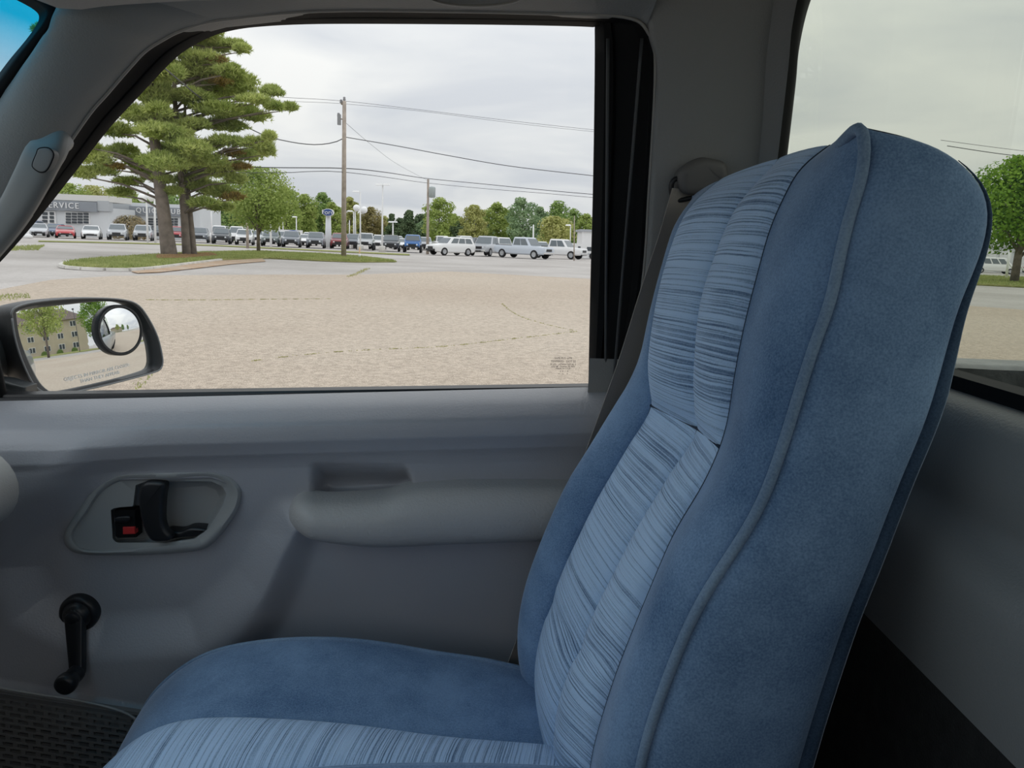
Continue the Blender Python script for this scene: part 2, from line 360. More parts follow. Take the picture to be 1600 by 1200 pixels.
# front post of the door frame at the mirror
P = [UW(-62, 420, .0), UW(-30, 500, .0), UW(2, 640, .0)]
MB().tube(cr_spline(P, 10), .012, 8).build('front_post', M_black, DOOR)
sp_ = [UW(x, y, -.006) for x, y in [(-34, 444), (-20, 520), (2, 640), (-204, 642)]]
V, Fc = outline_slab(sp_, (0, .016, 0), .002, 2); MB().add(V, Fc).build('sail_panel', M_blackg, DOOR, angle=40)
# belt seal (two lips) along the bottom of the glass
def belt(y0, y1, off, x0=-240, x1=935):
    return [UW(x, y0+(y1-y0)*(x-0)/920+(-3 if False else 0)+4*math.sin(max(0, min(1, x/920))*math.pi)*.0, off) for x in np.linspace(x0, x1, 24)]
rows = [belt(612, 599, .014), belt(614, 601, .006), belt(617, 604, -.004), belt(621, 607, -.006), belt(622, 608, -.012), belt(627, 611, -.016), belt(633, 616, -.02), belt(640, 622, .0)]
MB().grid(np.array(rows)).build('belt_seal', M_blackg, DOOR, angle=30)
MB().tube(belt(633.5, 616, -.03, -240, 922), .0028, 8).build('belt_strip', mat('belt_strip_grey', (.16, .16, .17), .4), DOOR)
# etched marking on the glass
for i, (tx, ty, sz) in enumerate([('SAFE FLO LITE', 561, .0042), ('TEMPERED   DOT 22', 566, .0042), ('M 275  LAMINATED AS 2', 570.5, .0036), ('SAE 88  TRANS 70 MIN', 574, .0036), ('MADE IN U.S.A.', 577, .0034), ('.  a  n   .  5', 581, .0036), ('n    n     n', 585, .0036)]):
    text_mesh('glass_marking', tx, UW(880-.0*i, ty, .0105), (1, 0, .035), (0, -.2, 1), sz, M_print, DOOR, .0001)

# ---- door trim panel: shaped surface measured in (X, height)
def xz(px, py, Y=1.07): p = PY(px, py, Y); return (p[0], p[2])
def sdf(poly, X, Z):
    P = np.array(poly); d = np.full(X.shape, 1e9); ins = np.zeros(X.shape, bool)
    for i in range(len(P)):
        a, b_ = P[i-1], P[i]; e_ = b_-a; t = np.clip(((X-a[0])*e_[0]+(Z-a[1])*e_[1])/(e_@e_), 0, 1)
        d = np.minimum(d, np.hypot(X-a[0]-t*e_[0], Z-a[1]-t*e_[1]))
        c = ((a[1] > Z) != (b_[1] > Z)) & (X < (b_[0]-a[0])*(Z-a[1])/(b_[1]-a[1]+1e-12)+a[0]); ins ^= c
    return np.where(ins, -d, d)
recA = [xz(*p) for p in [(170, 700), (260, 680), (500, 672), (1000, 655), (1000, 812), (458, 812), (430, 850), (400, 910), (310, 990), (160, 1000), (50, 950), (20, 880), (70, 800)]]
recB = [xz(*p) for p in [(480, 812), (1000, 812), (1000, 1200), (250, 1160), (340, 1060), (420, 960)]]
cup = [xz(*p) for p in [(488, 700), (636, 700), (644, 762), (620, 778), (545, 783), (505, 784), (492, 772)]]
nx, nzz = 300, 240
xs_ = np.linspace(-.98, .30, nx)
def zb(x): return 1.185+.0612*x
hh = np.r_[np.linspace(0, .05, 14)[:-1], np.linspace(.05, .56, nzz-13)]
X, H = np.meshgrid(xs_, hh); Z = zb(X)-H
Yp = np.interp(H, [0, .004, .012, .03, .055, .075, .10, .2, .6], [1.104, 1.086, 1.064, 1.038, 1.022, 1.020, 1.030, 1.044, 1.056])
mA = sm(.030, -.045, sdf(recA, X, Z)); mB = sm(.022, -.035, sdf(recB, X, Z))
Yp = Yp+np.maximum(.030*mA, .030*mB)
recL = [xz(*p) for p in [(-300, 600), (150, 640), (120, 720), (60, 790), (0, 850), (-300, 950)]]
mL = sm(.035, -.04, sdf(recL, X, Z))*sm(.035, .065, H); Yp = Yp*(1-mL)+np.minimum(Yp, 1.024)*mL
# lower ledge and kick pod
led = np.interp(X, [-.98, -.73, -.55, -.4, .3], [.735, .715, .683, .655, .55])
Yp = Yp-.018*sm(.012, -.010, Z-led)-.004*sm(.0, -.05, Z-led)
ctop, cbot = xz(560, 715)[1], xz(560, 772)[1]; mC = sm(.004, -.008, sdf(cup, X, Z))*sm(ctop, cbot, Z); Yp = Yp+.045*mC
bzp = [xz(*p, 1.07) for p in [(112, 842), (146, 770), (185, 748), (330, 744), (366, 758), (368, 780), (340, 830), (310, 852), (120, 858)]]
Yp = Yp+.07*sm(.0, -.006, sdf(bzp, X, Z))
MB().grid(np.dstack([X, Yp, Z])).build('door_panel', M_door, DOOR)
def ysurf(x, z):
    j = np.clip(np.searchsorted(xs_, x), 0, nx-1); h = zb(x)-z; return float(np.interp(h, hh, Yp[:, j]))
# outer skin of the door and cab side
b = MB(); prof = [(1.150, 1.165), (1.165, 1.150), (1.185, 1.05), (1.19, .90), (1.175, .70), (1.14, .45)]
b.grid([[(x, y, z+.045*x) for y, z in prof] for x in np.linspace(-1.05, .32, 6)]); b.build('outer_skin', M_paint, DOOR)
b = MB(); b.grid([[(x, y, z+.045*x) for y, z in [(1.12, 1.20)]+prof] for x in (.325, .44, .52)])
o = b.build('wall_right', M_paint); o['kind'] = 'structure'
# ---- armrest with pull cup
top_px = [(444, 806), (450, 790), (468, 780), (500, 784), (540, 783), (600, 778), (630, 768), (680, 762), (760, 759), (860, 760), (960, 762)]
bot_px = [(444, 808), (450, 824), (474, 840), (520, 851), (580, 857), (640, 857), (700, 854), (760, 852), (850, 849), (960, 846)]
ta = cr_spline(np.array([PY(*p, 1.03) for p in top_px]), 60); ba = cr_spline(np.array([PY(*p, 1.03) for p in bot_px]), 60)
rows = []
for k in range(15):
    a = k/14; y = np.sin(a*math.pi)**.45*.070
    w = .5-.5*math.cos(a*math.pi)
    P = ta*(1-w)+ba*w; q = np.linspace(0, 1, 60); endf = np.clip(q*9, 0, 1)**.5
    P = P.copy(); P[:, 1] = 1.075-y*endf; rows.append(P)
MB().grid(np.array(rows)).build('armrest', M_door2, DOOR)
lip = cr_spline(np.array([PY(*p, 1.045) for p in [(494, 752), (494, 775), (505, 784), (545, 783), (600, 778), (630, 770), (640, 752)]]), 40)
cupm = MB(); c0 = lip; c1 = lip+np.array([0, .055, -.012])
cupm.grid(np.array([c0, c1])); 0 and cupm.build('pull_cup', mat('cup_dark_grey', (.09, .09, .095), .6), DOOR)
# ---- inside door handle
BZ = [(99, 844), (102, 828), (120, 800), (138, 770), (156, 752), (180, 740), (220, 735), (280, 733), (330, 734), (360, 743), (376, 759), (379, 774), (373, 796), (355, 824), (335, 847), (316, 859), (280, 864), (240, 867), (170, 868), (126, 866), (107, 858)]
RC = [(212, 758), (232, 751), (330, 752), (348, 760), (354, 772), (348, 790), (324, 828), (304, 842), (260, 848), (182, 848), (176, 842), (173, 797), (180, 793), (208, 791)]
def polar(poly, c, n):
    P = np.array(poly, float)-c; out = []
    for k in range(n):
        a = 2*math.pi*k/n; d = np.array([math.cos(a), math.sin(a)]); best = 0
        for i in range(len(P)):
            A, B = P[i-1], P[i]; e_ = B-A; den_ = d[0]*e_[1]-d[1]*e_[0]
            if abs(den_) < 1e-9: continue
            t = (A[0]*e_[1]-A[1]*e_[0])/den_; u_ = (A[0]*d[1]-A[1]*d[0])/den_
            if t > 0 and -1e-6 <= u_ <= 1+1e-6: best = max(best, t)
        out.append(c+d*best)
    return np.array(out)
cB = np.array([262., 803.]); nB = 180
bo = polar(cr_spline(np.array(BZ), 160, True), cB, nB); ro = polar(RC, cB, nB)
YB = 1.072
def ring(P2, Y): return np.array([PY(x, y, Y) for x, y in P2])
def inset(P2, k): return P2+(cB-P2)/np.linalg.norm(cB-P2, axis=1)[:, None]*k
rows = [ring(bo, YB+.012), ring(inset(bo, .5), YB-.004), ring(inset(bo, 3), YB-.010), ring(inset(bo, 8), YB-.013), ring(inset(bo, 13), YB-.012)]
mid_ = np.minimum(np.linalg.norm(bo-cB, axis=1)-16, np.linalg.norm(ro-cB, axis=1)+40)
rin = np.linalg.norm(ro-cB, axis=1); rb = np.linalg.norm(bo-cB, axis=1); dirs = (bo-cB)/rb[:, None]
rm = np.maximum(np.minimum(rb-17, rb*.93), rin+1)
rows += [ring(cB+dirs*rm[:, None], YB-.007), ring(ro, YB-.006)]
rows += [ring(inset(ro, 1.5), YB+.004), ring(inset(ro, 4), YB+.022), ring(inset(ro, 12), YB+.026)]
g = np.array(rows); g = np.concatenate([g, g[:, :1]], 1)
bz = MB(); bz.grid(g, True); k0 = len(bz.V); 
fl = ring(inset(ro, 12), YB+.026); bz.add(fl, [tuple(range(nB))])
BZO = bz.build('handle_bezel', M_bezel, DOOR, angle=50)
def zpx(P, sc=5., ox=80, oy=700): return [(ox+x/sc, oy+y/sc) for x, y in P]
lev = zpx([(740, 265), (860, 270), (882, 300), (867, 400), (862, 560), (882, 640), (925, 690), (905, 732), (795, 738), (742, 692), (702, 600), (678, 480), (672, 380), (692, 300)])
lp = cr_spline(np.array([PY(x, y, YB-.018) for x, y in lev]), 60, True)
V, Fc = outline_slab(lp, (.002, .013, 0), .006, 5); MB().add(V, Fc).build('lever', M_blackg, BZO, angle=60)
arm = zpx([(880, 655), (1000, 655), (1080, 628), (1180, 632), (1225, 652), (1150, 690), (1000, 705), (900, 722)])
lp = cr_spline(np.array([PY(x, y, YB+.0) for x, y in arm]), 40, True)
V, Fc = outline_slab(lp, (0, .022, 0), .004, 3); MB().add(V, Fc).build('lever_arm', M_blackg, BZO, angle=60)
bx = [PY(x, y, YB-.003) for x, y in zpx([(492, 486), (655, 486), (662, 700), (520, 705), (500, 690)])]
V, Fc = outline_slab(bx, (0, .02, 0), .001, 1); MB().add(V, Fc).build('lock_well', M_black, BZO, smooth=False)
rk = cr_spline(np.array([PY(x, y, YB-.008) for x, y in zpx([(500, 545), (600, 535), (615, 555), (590, 580), (505, 580)])]), 24, True)
V, Fc = outline_slab(rk, (0, .012, 0), .002, 3); MB().add(V, Fc).build('lock_rocker', M_blackg, BZO, angle=60)
rd = [PY(x, y, YB-.006) for x, y in zpx([(558, 620), (650, 618), (656, 672), (560, 675)])]
V, Fc = outline_slab(rd, (0, .01, 0), .0006, 1); MB().add(V, Fc).build('lock_marker', M_red, BZO, smooth=False)
# ---- window crank
cY = 1.074; c = PY(125, 957, 1.07); cY = ysurf(c[0], c[2])-.002; c = PY(125, 957, cY); yv = np.array([0, -1.0, 0])
CK = MB().lathe(c, yv, [(.029, -.012), (.029, .004), (.027, .008), (.024, .0095), (.021, .0095), (.019, .014), (.017, .016), (.013, .019), (.0115, .019), (.010, .023), (.006, .025)], 40).build('window_crank', M_blackg, DOOR, angle=40)
kp = PY(119, 1052, cY-.045)
dka = kp-c; dka = dka/np.linalg.norm(dka); sd_ = np.array([dka[2], 0, -dka[0]]); ol = []
for t in np.linspace(0, math.pi, 9): ol.append(c+sd_*.0165*math.cos(t)-dka*.0165*math.sin(t))
for t in np.linspace(math.pi, 2*math.pi, 9): ol.append(kp+sd_*.0118*math.cos(t)-dka*.0118*math.sin(t))
ol = np.array(ol); ol[:, 1] = c[1]-.020-.030*np.clip(((ol-c)@dka)/.095, 0, 1)
V, Fc = outline_slab(ol, (0, .012, 0), .003, 3); MB().add(V, Fc).build('crank_arm', M_blackg, CK, angle=50)
MB().lathe(kp, yv, [(.012, -.002), (.0125, .006), (.011, .010), (.0125, .014), (.0148, .020), (.0155, .026), (.0145, .032), (.011, .0345), (.008, .035)], 32).build('crank_knob', M_blackg, CK, angle=50)
# ---- speaker grille at the foot of the door: slats and ties over a dark well
gY = 1.022
GR = mk('speaker_grille', *(lambda q: (q.V, q.F))(MB().box((-.92, gY+.006, .44), (-.42, gY+.012, .66))), M_black, DOOR, smooth=False)
sl = mat('grille_slat_grey', (.17, .17, .17), .5)
tie = MB()
r = 0
for py in np.arange(1078, 1290, 9.4):
    A = PY(-60, py-4+(-60)*.165+8, gY); B = PY(260, py-4+260*.165*.93+8, gY)
    L_ = [A*(1-t)+B*t for t in np.linspace(0, 1, 5)]
    if B[2] > .40:
        m_ = MB(); up = np.array([0, 0, .0024])
        m_.hull([A-up+np.array([0, .007, 0]), B-up+np.array([0, .007, 0]), B+up+np.array([0, .007, 0]), A+up+np.array([0, .007, 0])], [A-up*.7, B-up*.7, B+up*.7, A+up*.7])
        m_.build('slat', sl, GR, smooth=False)
        for k in range(14 if r > 1 else 0):
            t = (k+(.5 if r % 2 else 0))/13.5
            if t > 1: continue
            p = A*(1-t)+B*t; tie.box((p[0]-.0035, gY+.001, p[2]), (p[0]+.0035, gY+.006, p[2]+.0105))
    r += 1
o = tie.build('slat_ties', sl, GR, smooth=False); o['kind'] = 'stuff'
rim = cr_spline(np.array([PY(*p, gY-.002) for p in [(-60, 1062), (0, 1075), (60, 1085), (120, 1094), (180, 1108), (210, 1122), (240, 1150)]]), 30)
MB().tube(rim, .002, 6).build('grille_rim', M_bezel, GR)

# ---- pillar and roof-rail trims
S1 = [(-250, 660), (-90, 478), (0, 377), (48, 310), (97, 240), (140, 178), (167, 147), (205, 103), (227, 80), (253, 63), (283, 48), (340, 32)]
B1 = [(-430, 600), (-210, 372), (-110, 290), (-50, 210), (8, 142), (38, 100), (52, 80), (66, 58), (75, 46), (84, 20), (104, -6), (170, -16)]
def trimloft(name, A, Bc, offA, offB, bulge):
    a = cr_index([UW(*p, offA) for p in A], 6); b2 = cr_index([UW(*p, o_) for p, o_ in zip(Bc, offB)], 6)
    rows = [a+np.array([0, .03, 0]), a]; bl = np.interp(np.linspace(0, 1, len(a)), np.linspace(0, 1, len(bulge)), bulge)[:, None]
    for t in np.linspace(.06, .94, 12):
        P = a*(1-t)+b2*t; P = P+np.array([0, -1, -.1])*bl*(1-(2*t-1)**2)**.6; rows.append(P)
    rows += [b2, b2+np.array([0, .04, .01])]
    o = MB().grid(np.array(rows)).build(name, M_trim, None); o['kind'] = 'structure'; return o
T1 = trimloft('trim_1', S1, B1, -.036, [-.02, -.03, -.04, -.05, -.06, -.07, -.075, -.08, -.085, -.09, -.09, -.08], [.03]*10+[.022, .014])
S2 = [(340, 32), (500, 17), (700, 17.5), (850, 21), (980, 26.5), (1010, 40)]
B2 = [(170, -16), (330, -22), (600, -22), (850, -22), (1000, -22), (1040, -40)]
T2 = trimloft('trim_2', S2, B2, -.036, [-.08, -.09, -.09, -.09, -.08, -.08], [.014, .008, .006, .006, .006, .006])
S3 = [(1004, -60), (1008, -10), (1012, 50), (1024, 105), (1019, 200), (1014, 300), (1003, 450), (972, 618), (960, 700)]
C3 = [(1215, -60), (1208, -10), (1200, 50), (1194, 105), (1188, 200), (1178, 300), (1162, 450), (1140, 618), (1130, 700)]
E3 = [(1268, -60), (1252, -10), (1240, 50), (1235, 105), (1224, 200), (1212, 300), (1196, 450), (1175, 618), (1165, 700)]
a = cr_index([UW(*p, -.036) for p in S3], 6); c3 = cr_index([UW(*p, -.045) for p in C3], 6); e3 = cr_index([UW(*p, -.075) for p in E3], 6)
rows = [a+np.array([0, .03, 0]), a, a*.985+c3*.015+np.array([0, -.006, 0])]
for t in (.05, .3, .6, .85, .95): rows.append(a*(1-t)+c3*t+np.array([0, -.008, 0]))
for t in (0, .06, .2, .5, .9): rows.append(c3*(1-t)+e3*t+np.array([0, -.006, 0]))
rows += [e3]
T3 = MB().grid(np.array(rows)).build('trim_3', M_trim, None, angle=50); T3['kind'] = 'structure'
# lower B-pillar trim behind the belt
b = MB(); b.grid([[(.14, 1.085, z), (.28, 1.085, z), (.36, 1.03, z), (.385, .97, z)] for z in np.linspace(.45, 1.24, 4)]); b.build('lower_pillar_trim', M_trim, T3)
# oval cover on the roof rail
ov = [UW(743+75*math.cos(t), -8+17*math.sin(t), -.088) for t in np.linspace(0, 2*math.pi, 48, endpoint=False)]
V, Fc = outline_slab(ov, (0, .008, 0), .003, 3); OV = MB().add(V, Fc).build('oval_cover', M_trim, T2, angle=60)
MB().tube(np.array(ov+[ov[0]])+np.array([0, .001, 0]), .0012, 6).build('cover_edge', mat('trim_welt', (0, 0, 0)), OV)

# ---- windshield with dyed shade band, rear window
WS = empty('window_2', (-.8, .25, 1.15), kind='structure')
wA, wB = np.array([-.50, 0, 1.715]), np.array([-1.28, 0, 1.13])
V = []; 
b = MB(); gridv = []
for y in np.linspace(-.60, 1.13, 12):
    gridv.append([(wA[0]*(1-t)+wB[0]*t-.05*(1-((y-.25)/.86)**2), y, wA[2]*(1-t)+wB[2]*t) for t in np.linspace(0, 1, 10)])
b.grid(gridv); b.build('windshield_glass', glass('windshield_glass', (.93, .96, .95), .04, (.37, .50, (.0, .40, .66))), WS)
wsl = [(-450, 620), (-160, 320), (-60, 200), (0, 121), (25, 88), (50, 58), (66, 36), (72, 22), (68, 12), (50, 0), (10, -20)]
wso = [(-415, 620), (-120, 320), (-30, 200), (10, 140), (38, 100), (62, 66), (80, 42), (88, 22), (82, 8), (60, -8), (10, -40)]
a = cr_index([UW(*p, -.068) for p in wsl], 6); c2 = cr_index([UW(*p, -.072) for p in wso], 6)
MB().grid(np.array([a+np.array([-.02, .02, 0]), a, a*.5+c2*.5+np.array([0, -.006, 0]), c2, c2+np.array([0, .02, 0])])).build('windshield_seal', M_black, WS)
RW = empty('window_1', (.45, .25, 1.3), kind='structure')
def xr(z): return .428-.10*(z-1.295)
pts = []
y0, y1, z0, z1, rr = -.50, 1.10, 1.29, 1.735, .03
for cx, cy, a0 in ((y1-rr, z1-rr, 0), (y0+rr, z1-rr, 90), (y0+rr, z0+rr, 180), (y1-rr, z0+rr, 270)):
    for k in range(7):
        a_ = math.radians(a0+15*k); yy = cx+rr*math.cos(a_); zz = cy+rr*math.sin(a_); pts.append((xr(zz), yy, zz))
V, Fc = outline_slab(pts, (.004, 0, 0), .0005, 1); MB().add(V, Fc).build('rear_glass', glass('rear_glass', (.80, .825, .775), .008), RW, smooth=False)
e4 = cr_index([UW(x+9, y, -.078) for x, y in E3], 6)
MB().grid(np.array([e3+np.array([-.006, -.010, 0]), e3+np.array([.0, -.007, 0]), e4, e4+np.array([.033, .085, 0])])).build('rear_seal', M_black, RW)
b = MB(); b.box((.406, -.52, 1.284), (.432, 1.0, 1.301)); b.build('lower_seal', M_black, RW, smooth=False)

# ================================================================== FITTINGS INSIDE THE CAB
# grab handle on the windshield pillar
GH = empty('grab_handle', tuple(UW(40, 260, -.07)), 'grey moulded grab handle on the windshield pillar', 'grab handle')
path = [(92, 224, -.075), (72, 238, -.115), (50, 280, -.125), (22, 330, -.125), (-20, 385, -.125), (-70, 440, -.11), (-110, 480, -.07)]
P = cr_spline(np.array([UW(x, y, o_) for x, y, o_ in path]), 40)
hand = MB(); T = np.gradient(P, axis=0); T /= np.linalg.norm(T, axis=1)[:, None]; rws = []
for i in range(40):
    t = i/39; w = .021*(1-.18*sm(.0, .5, t)) if i else .018
    s1 = np.cross(T[i], [0, 1, 0]); s1 /= np.linalg.norm(s1); s2 = np.cross(T[i], s1)
    sc = 1.0 if 0 < i < 39 else .8
    rws.append([P[i]+sc*(s1*w*math.copysign(abs(math.cos(a))**.7, math.cos(a))+s2*.013*math.copysign(abs(math.sin(a))**.7, math.sin(a))) for a in np.linspace(0, 2*math.pi, 24)])
hand.grid(np.array(rws)); hand.add(np.array(rws[0])[:-1], [tuple(range(23))]); hand.build('handle_body', mat('grey_handle_plastic', (.21, .21, .205), .5), GH)
cv = cr_spline(np.array([UW(x, y, -.140) for x, y in [(60, 232), (75, 231), (83, 240), (80, 252), (72, 266), (62, 269), (51, 262), (50, 255), (56, 240)]]), 36, True)
V, Fc = outline_slab(cv, (0, .012, 0), .002, 3); MB().add(V, Fc).build('screw_cover', mat('grey_cover_plastic', (.18, .18, .178), .55), GH, angle=60)
MB().tube(np.vstack([cv, cv[:1]])+np.array([0, .0012, 0]), .0008, 5).build('cover_gap', M_black, GH)
# sun visor end
vp = [(46, -60), (54, -6), (82, 11), (110, 18.5), (135, 17), (170, 12), (235, 7.5), (300, 4), (420, 1), (600, -1), (760, -6), (780, -60)]
P = cr_spline(np.array([PY(x, y, .90) for x, y in vp]), 50, True)
V, Fc = outline_slab(P, (0, -.36, .012), .006, 3)
tag(MB().add(V, Fc).build('sun_visor', M_head, None, angle=50), 'grey padded sun visor end above the windshield pillar', 'sun visor')
# dashboard, rounded end pad at the left edge
DB = empty('dashboard', (-.85, .25, .7), 'pale grey dashboard with a rounded end beside the door', 'dashboard')
ce = PY(-45, 762, .95); prof = []
for a in np.linspace(-100, 100, 16): prof.append((ce[0]+.058*math.cos(math.radians(a)), ce[2]+.056*math.sin(math.radians(a))))
prof = prof+[(-1.0, ce[2]+.10), (-1.28, 1.12), (-1.28, .6), (-.9, .6)]
bot = [(x, -.56, z) for x, z in prof]; top = [(x, .955, z) for x, z in prof]
b = MB(); b.hull(bot, top); b.build('dash_pad', M_dash, DB, angle=40, recalc=True)
b = MB(); b.box((ce[0]-.25, .25, ce[2]-.16), (ce[0]-.10, .9, ce[2]-.07)); b.build('glove_box', M_trim, DB, smooth=False)

# seat belt
SB = empty('seat_belt', tuple(UW(1000, 600, -.05)), 'taupe passenger seat belt hanging from the door pillar', 'seat belt')
cvp = [(1062, 270), (1076, 255), (1096, 245), (1118, 247), (1134, 252), (1140, 264), (1139, 284), (1128, 292), (1088, 303), (1066, 297)]
P = cr_spline(np.array([UW(x, y, -.078) for x, y in cvp]), 50, True)
V, Fc = outline_slab(P, (0, .028, 0), .010, 5); MB().add(V, Fc).build('guide_cover', mat('taupe_guide_plastic', (.135, .13, .125), .55), SB, angle=60)
P = cr_spline(np.array([UW(x, y, -.065) for x, y in [(1068, 276), (1052, 282), (1049, 298), (1054, 312), (1068, 312), (1085, 308)]]), 30)
MB().tube(P, .0032, 8).build('guide_loop', M_blackg, SB)
W0 = np.array([PY(x, y, Y) for x, y, Y in [(1072, 296, 1.0), (1050, 372, 1.005), (1020, 460, 1.01), (985, 570, 1.015), (930, 720, 1.015), (870, 880, 1.01), (812, 1040, 1.0), (790, 1100, .99)]])
W0 = cr_spline(W0, 50); wd = np.array([.021, .012, 0])
rws = [W0-wd, W0-wd*.98+np.array([0, -.0012, 0]), W0+wd*.98+np.array([0, -.0012, 0]), W0+wd, W0+wd*.98+np.array([0, .0006, 0]), W0-wd*.98+np.array([0, .0006, 0]), W0-wd]
MB().grid(np.array(rws)).build('webbing', M_webbing, SB, angle=40)

# ================================================================== THE SEAT
SEAT = empty('bucket_seat', (0, .75, .46), 'blue velour bucket seat with ribbed centre channels and corded edges', 'seat')
cols = {
 'far': (.965, [(1085, 305), (1060, 350), (1045, 420), (1025, 500), (1010, 560), (985, 600), (960, 640), (925, 700), (895, 750), (870, 800), (845, 860), (825, 920), (816, 980), (820, 1030), (840, 1090), (852, 1130)]),
 'fs': (.90, [(1125, 282), (1087, 317), (1062, 359), (1040, 430), (1025, 505), (1017, 580), (1019, 634), (975, 715), (935, 785), (900, 860), (870, 930), (850, 1000), (845, 1060), (855, 1110), (870, 1180)]),
 'mid': (.76, [(1217, 249), (1183, 292), (1150, 338), (1129, 388), (1108, 447), (1098, 497), (1094, 597), (1092, 668), (1050, 750), (1000, 835), (965, 905), (932, 972), (900, 1040), (880, 1105), (872, 1175), (872, 1280)]),
 'ns': (.65, [(1296, 228), (1250, 263), (1225, 309), (1204, 355), (1183, 430), (1162, 513), (1146, 597), (1133, 676), (1100, 755), (1055, 830), (1020, 910), (985, 995), (960, 1060), (935, 1140), (922, 1200), (915, 1300)]),
 'pip': (.55, [(1350, 199), (1362, 226), (1342, 288), (1323, 347), (1308, 413), (1296, 472), (1271, 538), (1242, 630), (1225, 685), (1195, 770), (1160, 835), (1120, 895), (1080, 965), (1045, 1050), (1020, 1120), (1000, 1195), (985, 1300), (978, 1400)]),
 'rear': (.55, [(1368, 205), (1440, 221), (1492, 247), (1530, 285), (1545, 325), (1538, 380), (1519, 430), (1495, 490), (1468, 590), (1446, 660), (1404, 760), (1362, 870), (1322, 970), (1282, 1090), (1252, 1190), (1222, 1300), (1200, 1400)])}
N1, N2 = 46, 40
def colcurve(k, zseam=None, extra=None):
    Y, px = cols[k]; P = cr_spline(np.array([PY(x, y, Y) for x, y in px]), 120)[::-1]     # bottom -> top
    P = smooth_curve(P, 6)
    L = np.r_[0, np.cumsum(np.linalg.norm(np.diff(P, axis=0), axis=1))]
    if zseam is None: t = np.linspace(0, L[-1], N1+N2)
    else:
        Ls = L[np.argmin(abs(P[:, 2]-zseam))]; t = np.r_[np.linspace(0, Ls, N1), np.linspace(Ls, L[-1], N2+1)[1:]]
    return np.stack([np.interp(t, L, P[:, i]) for i in range(3)], 1)
zs = {'far': 1.205, 'fs': 1.211, 'mid': 1.219, 'ns': 1.228, 'pip': 1.235, 'rear': 1.235}
CC = {k: colcurve(k, zs[k]) for k in cols}
def puff(A, B, h, M=12, pw=.5, hN=None, tip=True, skew=1.0):
    """padded strip between two seam curves, swelling to the seat's front"""
    rows = []; n = len(A)
    T = np.gradient((A+B)/2, axis=0); T /= np.linalg.norm(T, axis=1)[:, None]
    w = B-A; nr = np.cross(w, T); nr /= np.linalg.norm(nr, axis=1)[:, None]
    if nr[:, 0].mean() > 0: nr = -nr
    q = np.linspace(0, 1, n); hs = h*np.ones(n) if hN is None else np.interp(q, *hN)
    if tip: hs = hs*np.clip((1-q)/.05, 0, 1)**.5
    for k in range(M+1):
        s_ = .5-.5*math.cos(math.pi*k/M); bf = max(0, 1-(2*s_**skew-1)**2)**pw
        rows.append(A*(1-s_)+B*s_+nr*(hs*bf)[:, None])
    return np.array(rows)
def strip(name, A, B, h, m, parent, M=12, pw=.5, hN=None, tip=True, uvw=.1, skew=1.0, slant=0.0):
    Gd = puff(A, B, h, M, pw, hN, tip, skew); c = (A+B)/2; L = np.r_[0, np.cumsum(np.linalg.norm(np.diff(c, axis=0), axis=1))]
    uv = np.array([[k/M*uvw, L[i]+slant*(k/M)**1.4*(1-.75*i/len(A))] for k in range(M+1) for i in range(len(A))])
    q = MB(); q.grid(Gd); return mk(name, q.V, q.F, m, parent, uv=uv), Gd
lo = slice(0, N1); hi = slice(N1-1, N1+N2)
# channels: lower and head sections either side of the stitched middle seam
for nm, sl_ in (('back_channel', lo), ('head_channel', hi)):
    for a, b in (('fs', 'mid'), ('mid', 'ns')):
        A, B = CC[a][sl_], CC[b][sl_]; n = len(A); q = np.linspace(0, 1, n)
        if nm == 'back_channel': hN = ([0, .3, .40, .44, .48, .56, .9, 1], [.010, .017, .015, .009, .015, .017, .012, .002])
        else: hN = ([0, .06, .2, .8, 1], [.002, .013, .016, .012, .003])
        strip(nm, A, B, .012, M_velstr, SEAT, 10, .45, hN, False, .12, 1.0, .045 if nm == 'back_channel' else .004)
_, Gfar = strip('bolster', CC['far'], CC['fs'], .02, M_vel, SEAT, 12, .55, ([0, .4, .55, .9, 1], [.014, .020, .012, .008, .002]), False)
_, Gnear = strip('bolster', CC['ns'], CC['pip'], .03, M_vel, SEAT, 18, .62, ([0, .4, .55, .85, 1], [.016, .019, .014, .013, .003]), False, .1, 1.7)
# stitched seams
for a, b, sl_ in (('mid', 'mid', slice(0, 200)), ('fs', 'fs', slice(0, 200)), ('ns', 'ns', slice(0, 200))):
    MB().tube(CC[a][sl_]+np.array([.001, 0, 0]), .0016, 5).build('seam', mat('dark_seam', (.015, .03, .06), .9), SEAT)
MB().tube(np.array([CC[k][N1-1] for k in ('fs', 'mid', 'ns')]), .0022, 5).build('seam', mat('dark_seam', (0, 0, 0)), SEAT)
# side panel facing the lens
P0, R0 = CC['pip'], CC['rear']; rows = []
for k in range(15):
    t = k/14; q = P0*(1-t)+R0*t; q = q.copy(); q[:, 1] -= .020*(1-(2*t-1)**2)**.5*np.interp(np.linspace(0, 1, len(q)), [0, .9, 1], [1, .9, 0]); rows.append(q)
MB().grid(np.array(rows)).build('side_panel', M_vel, SEAT)
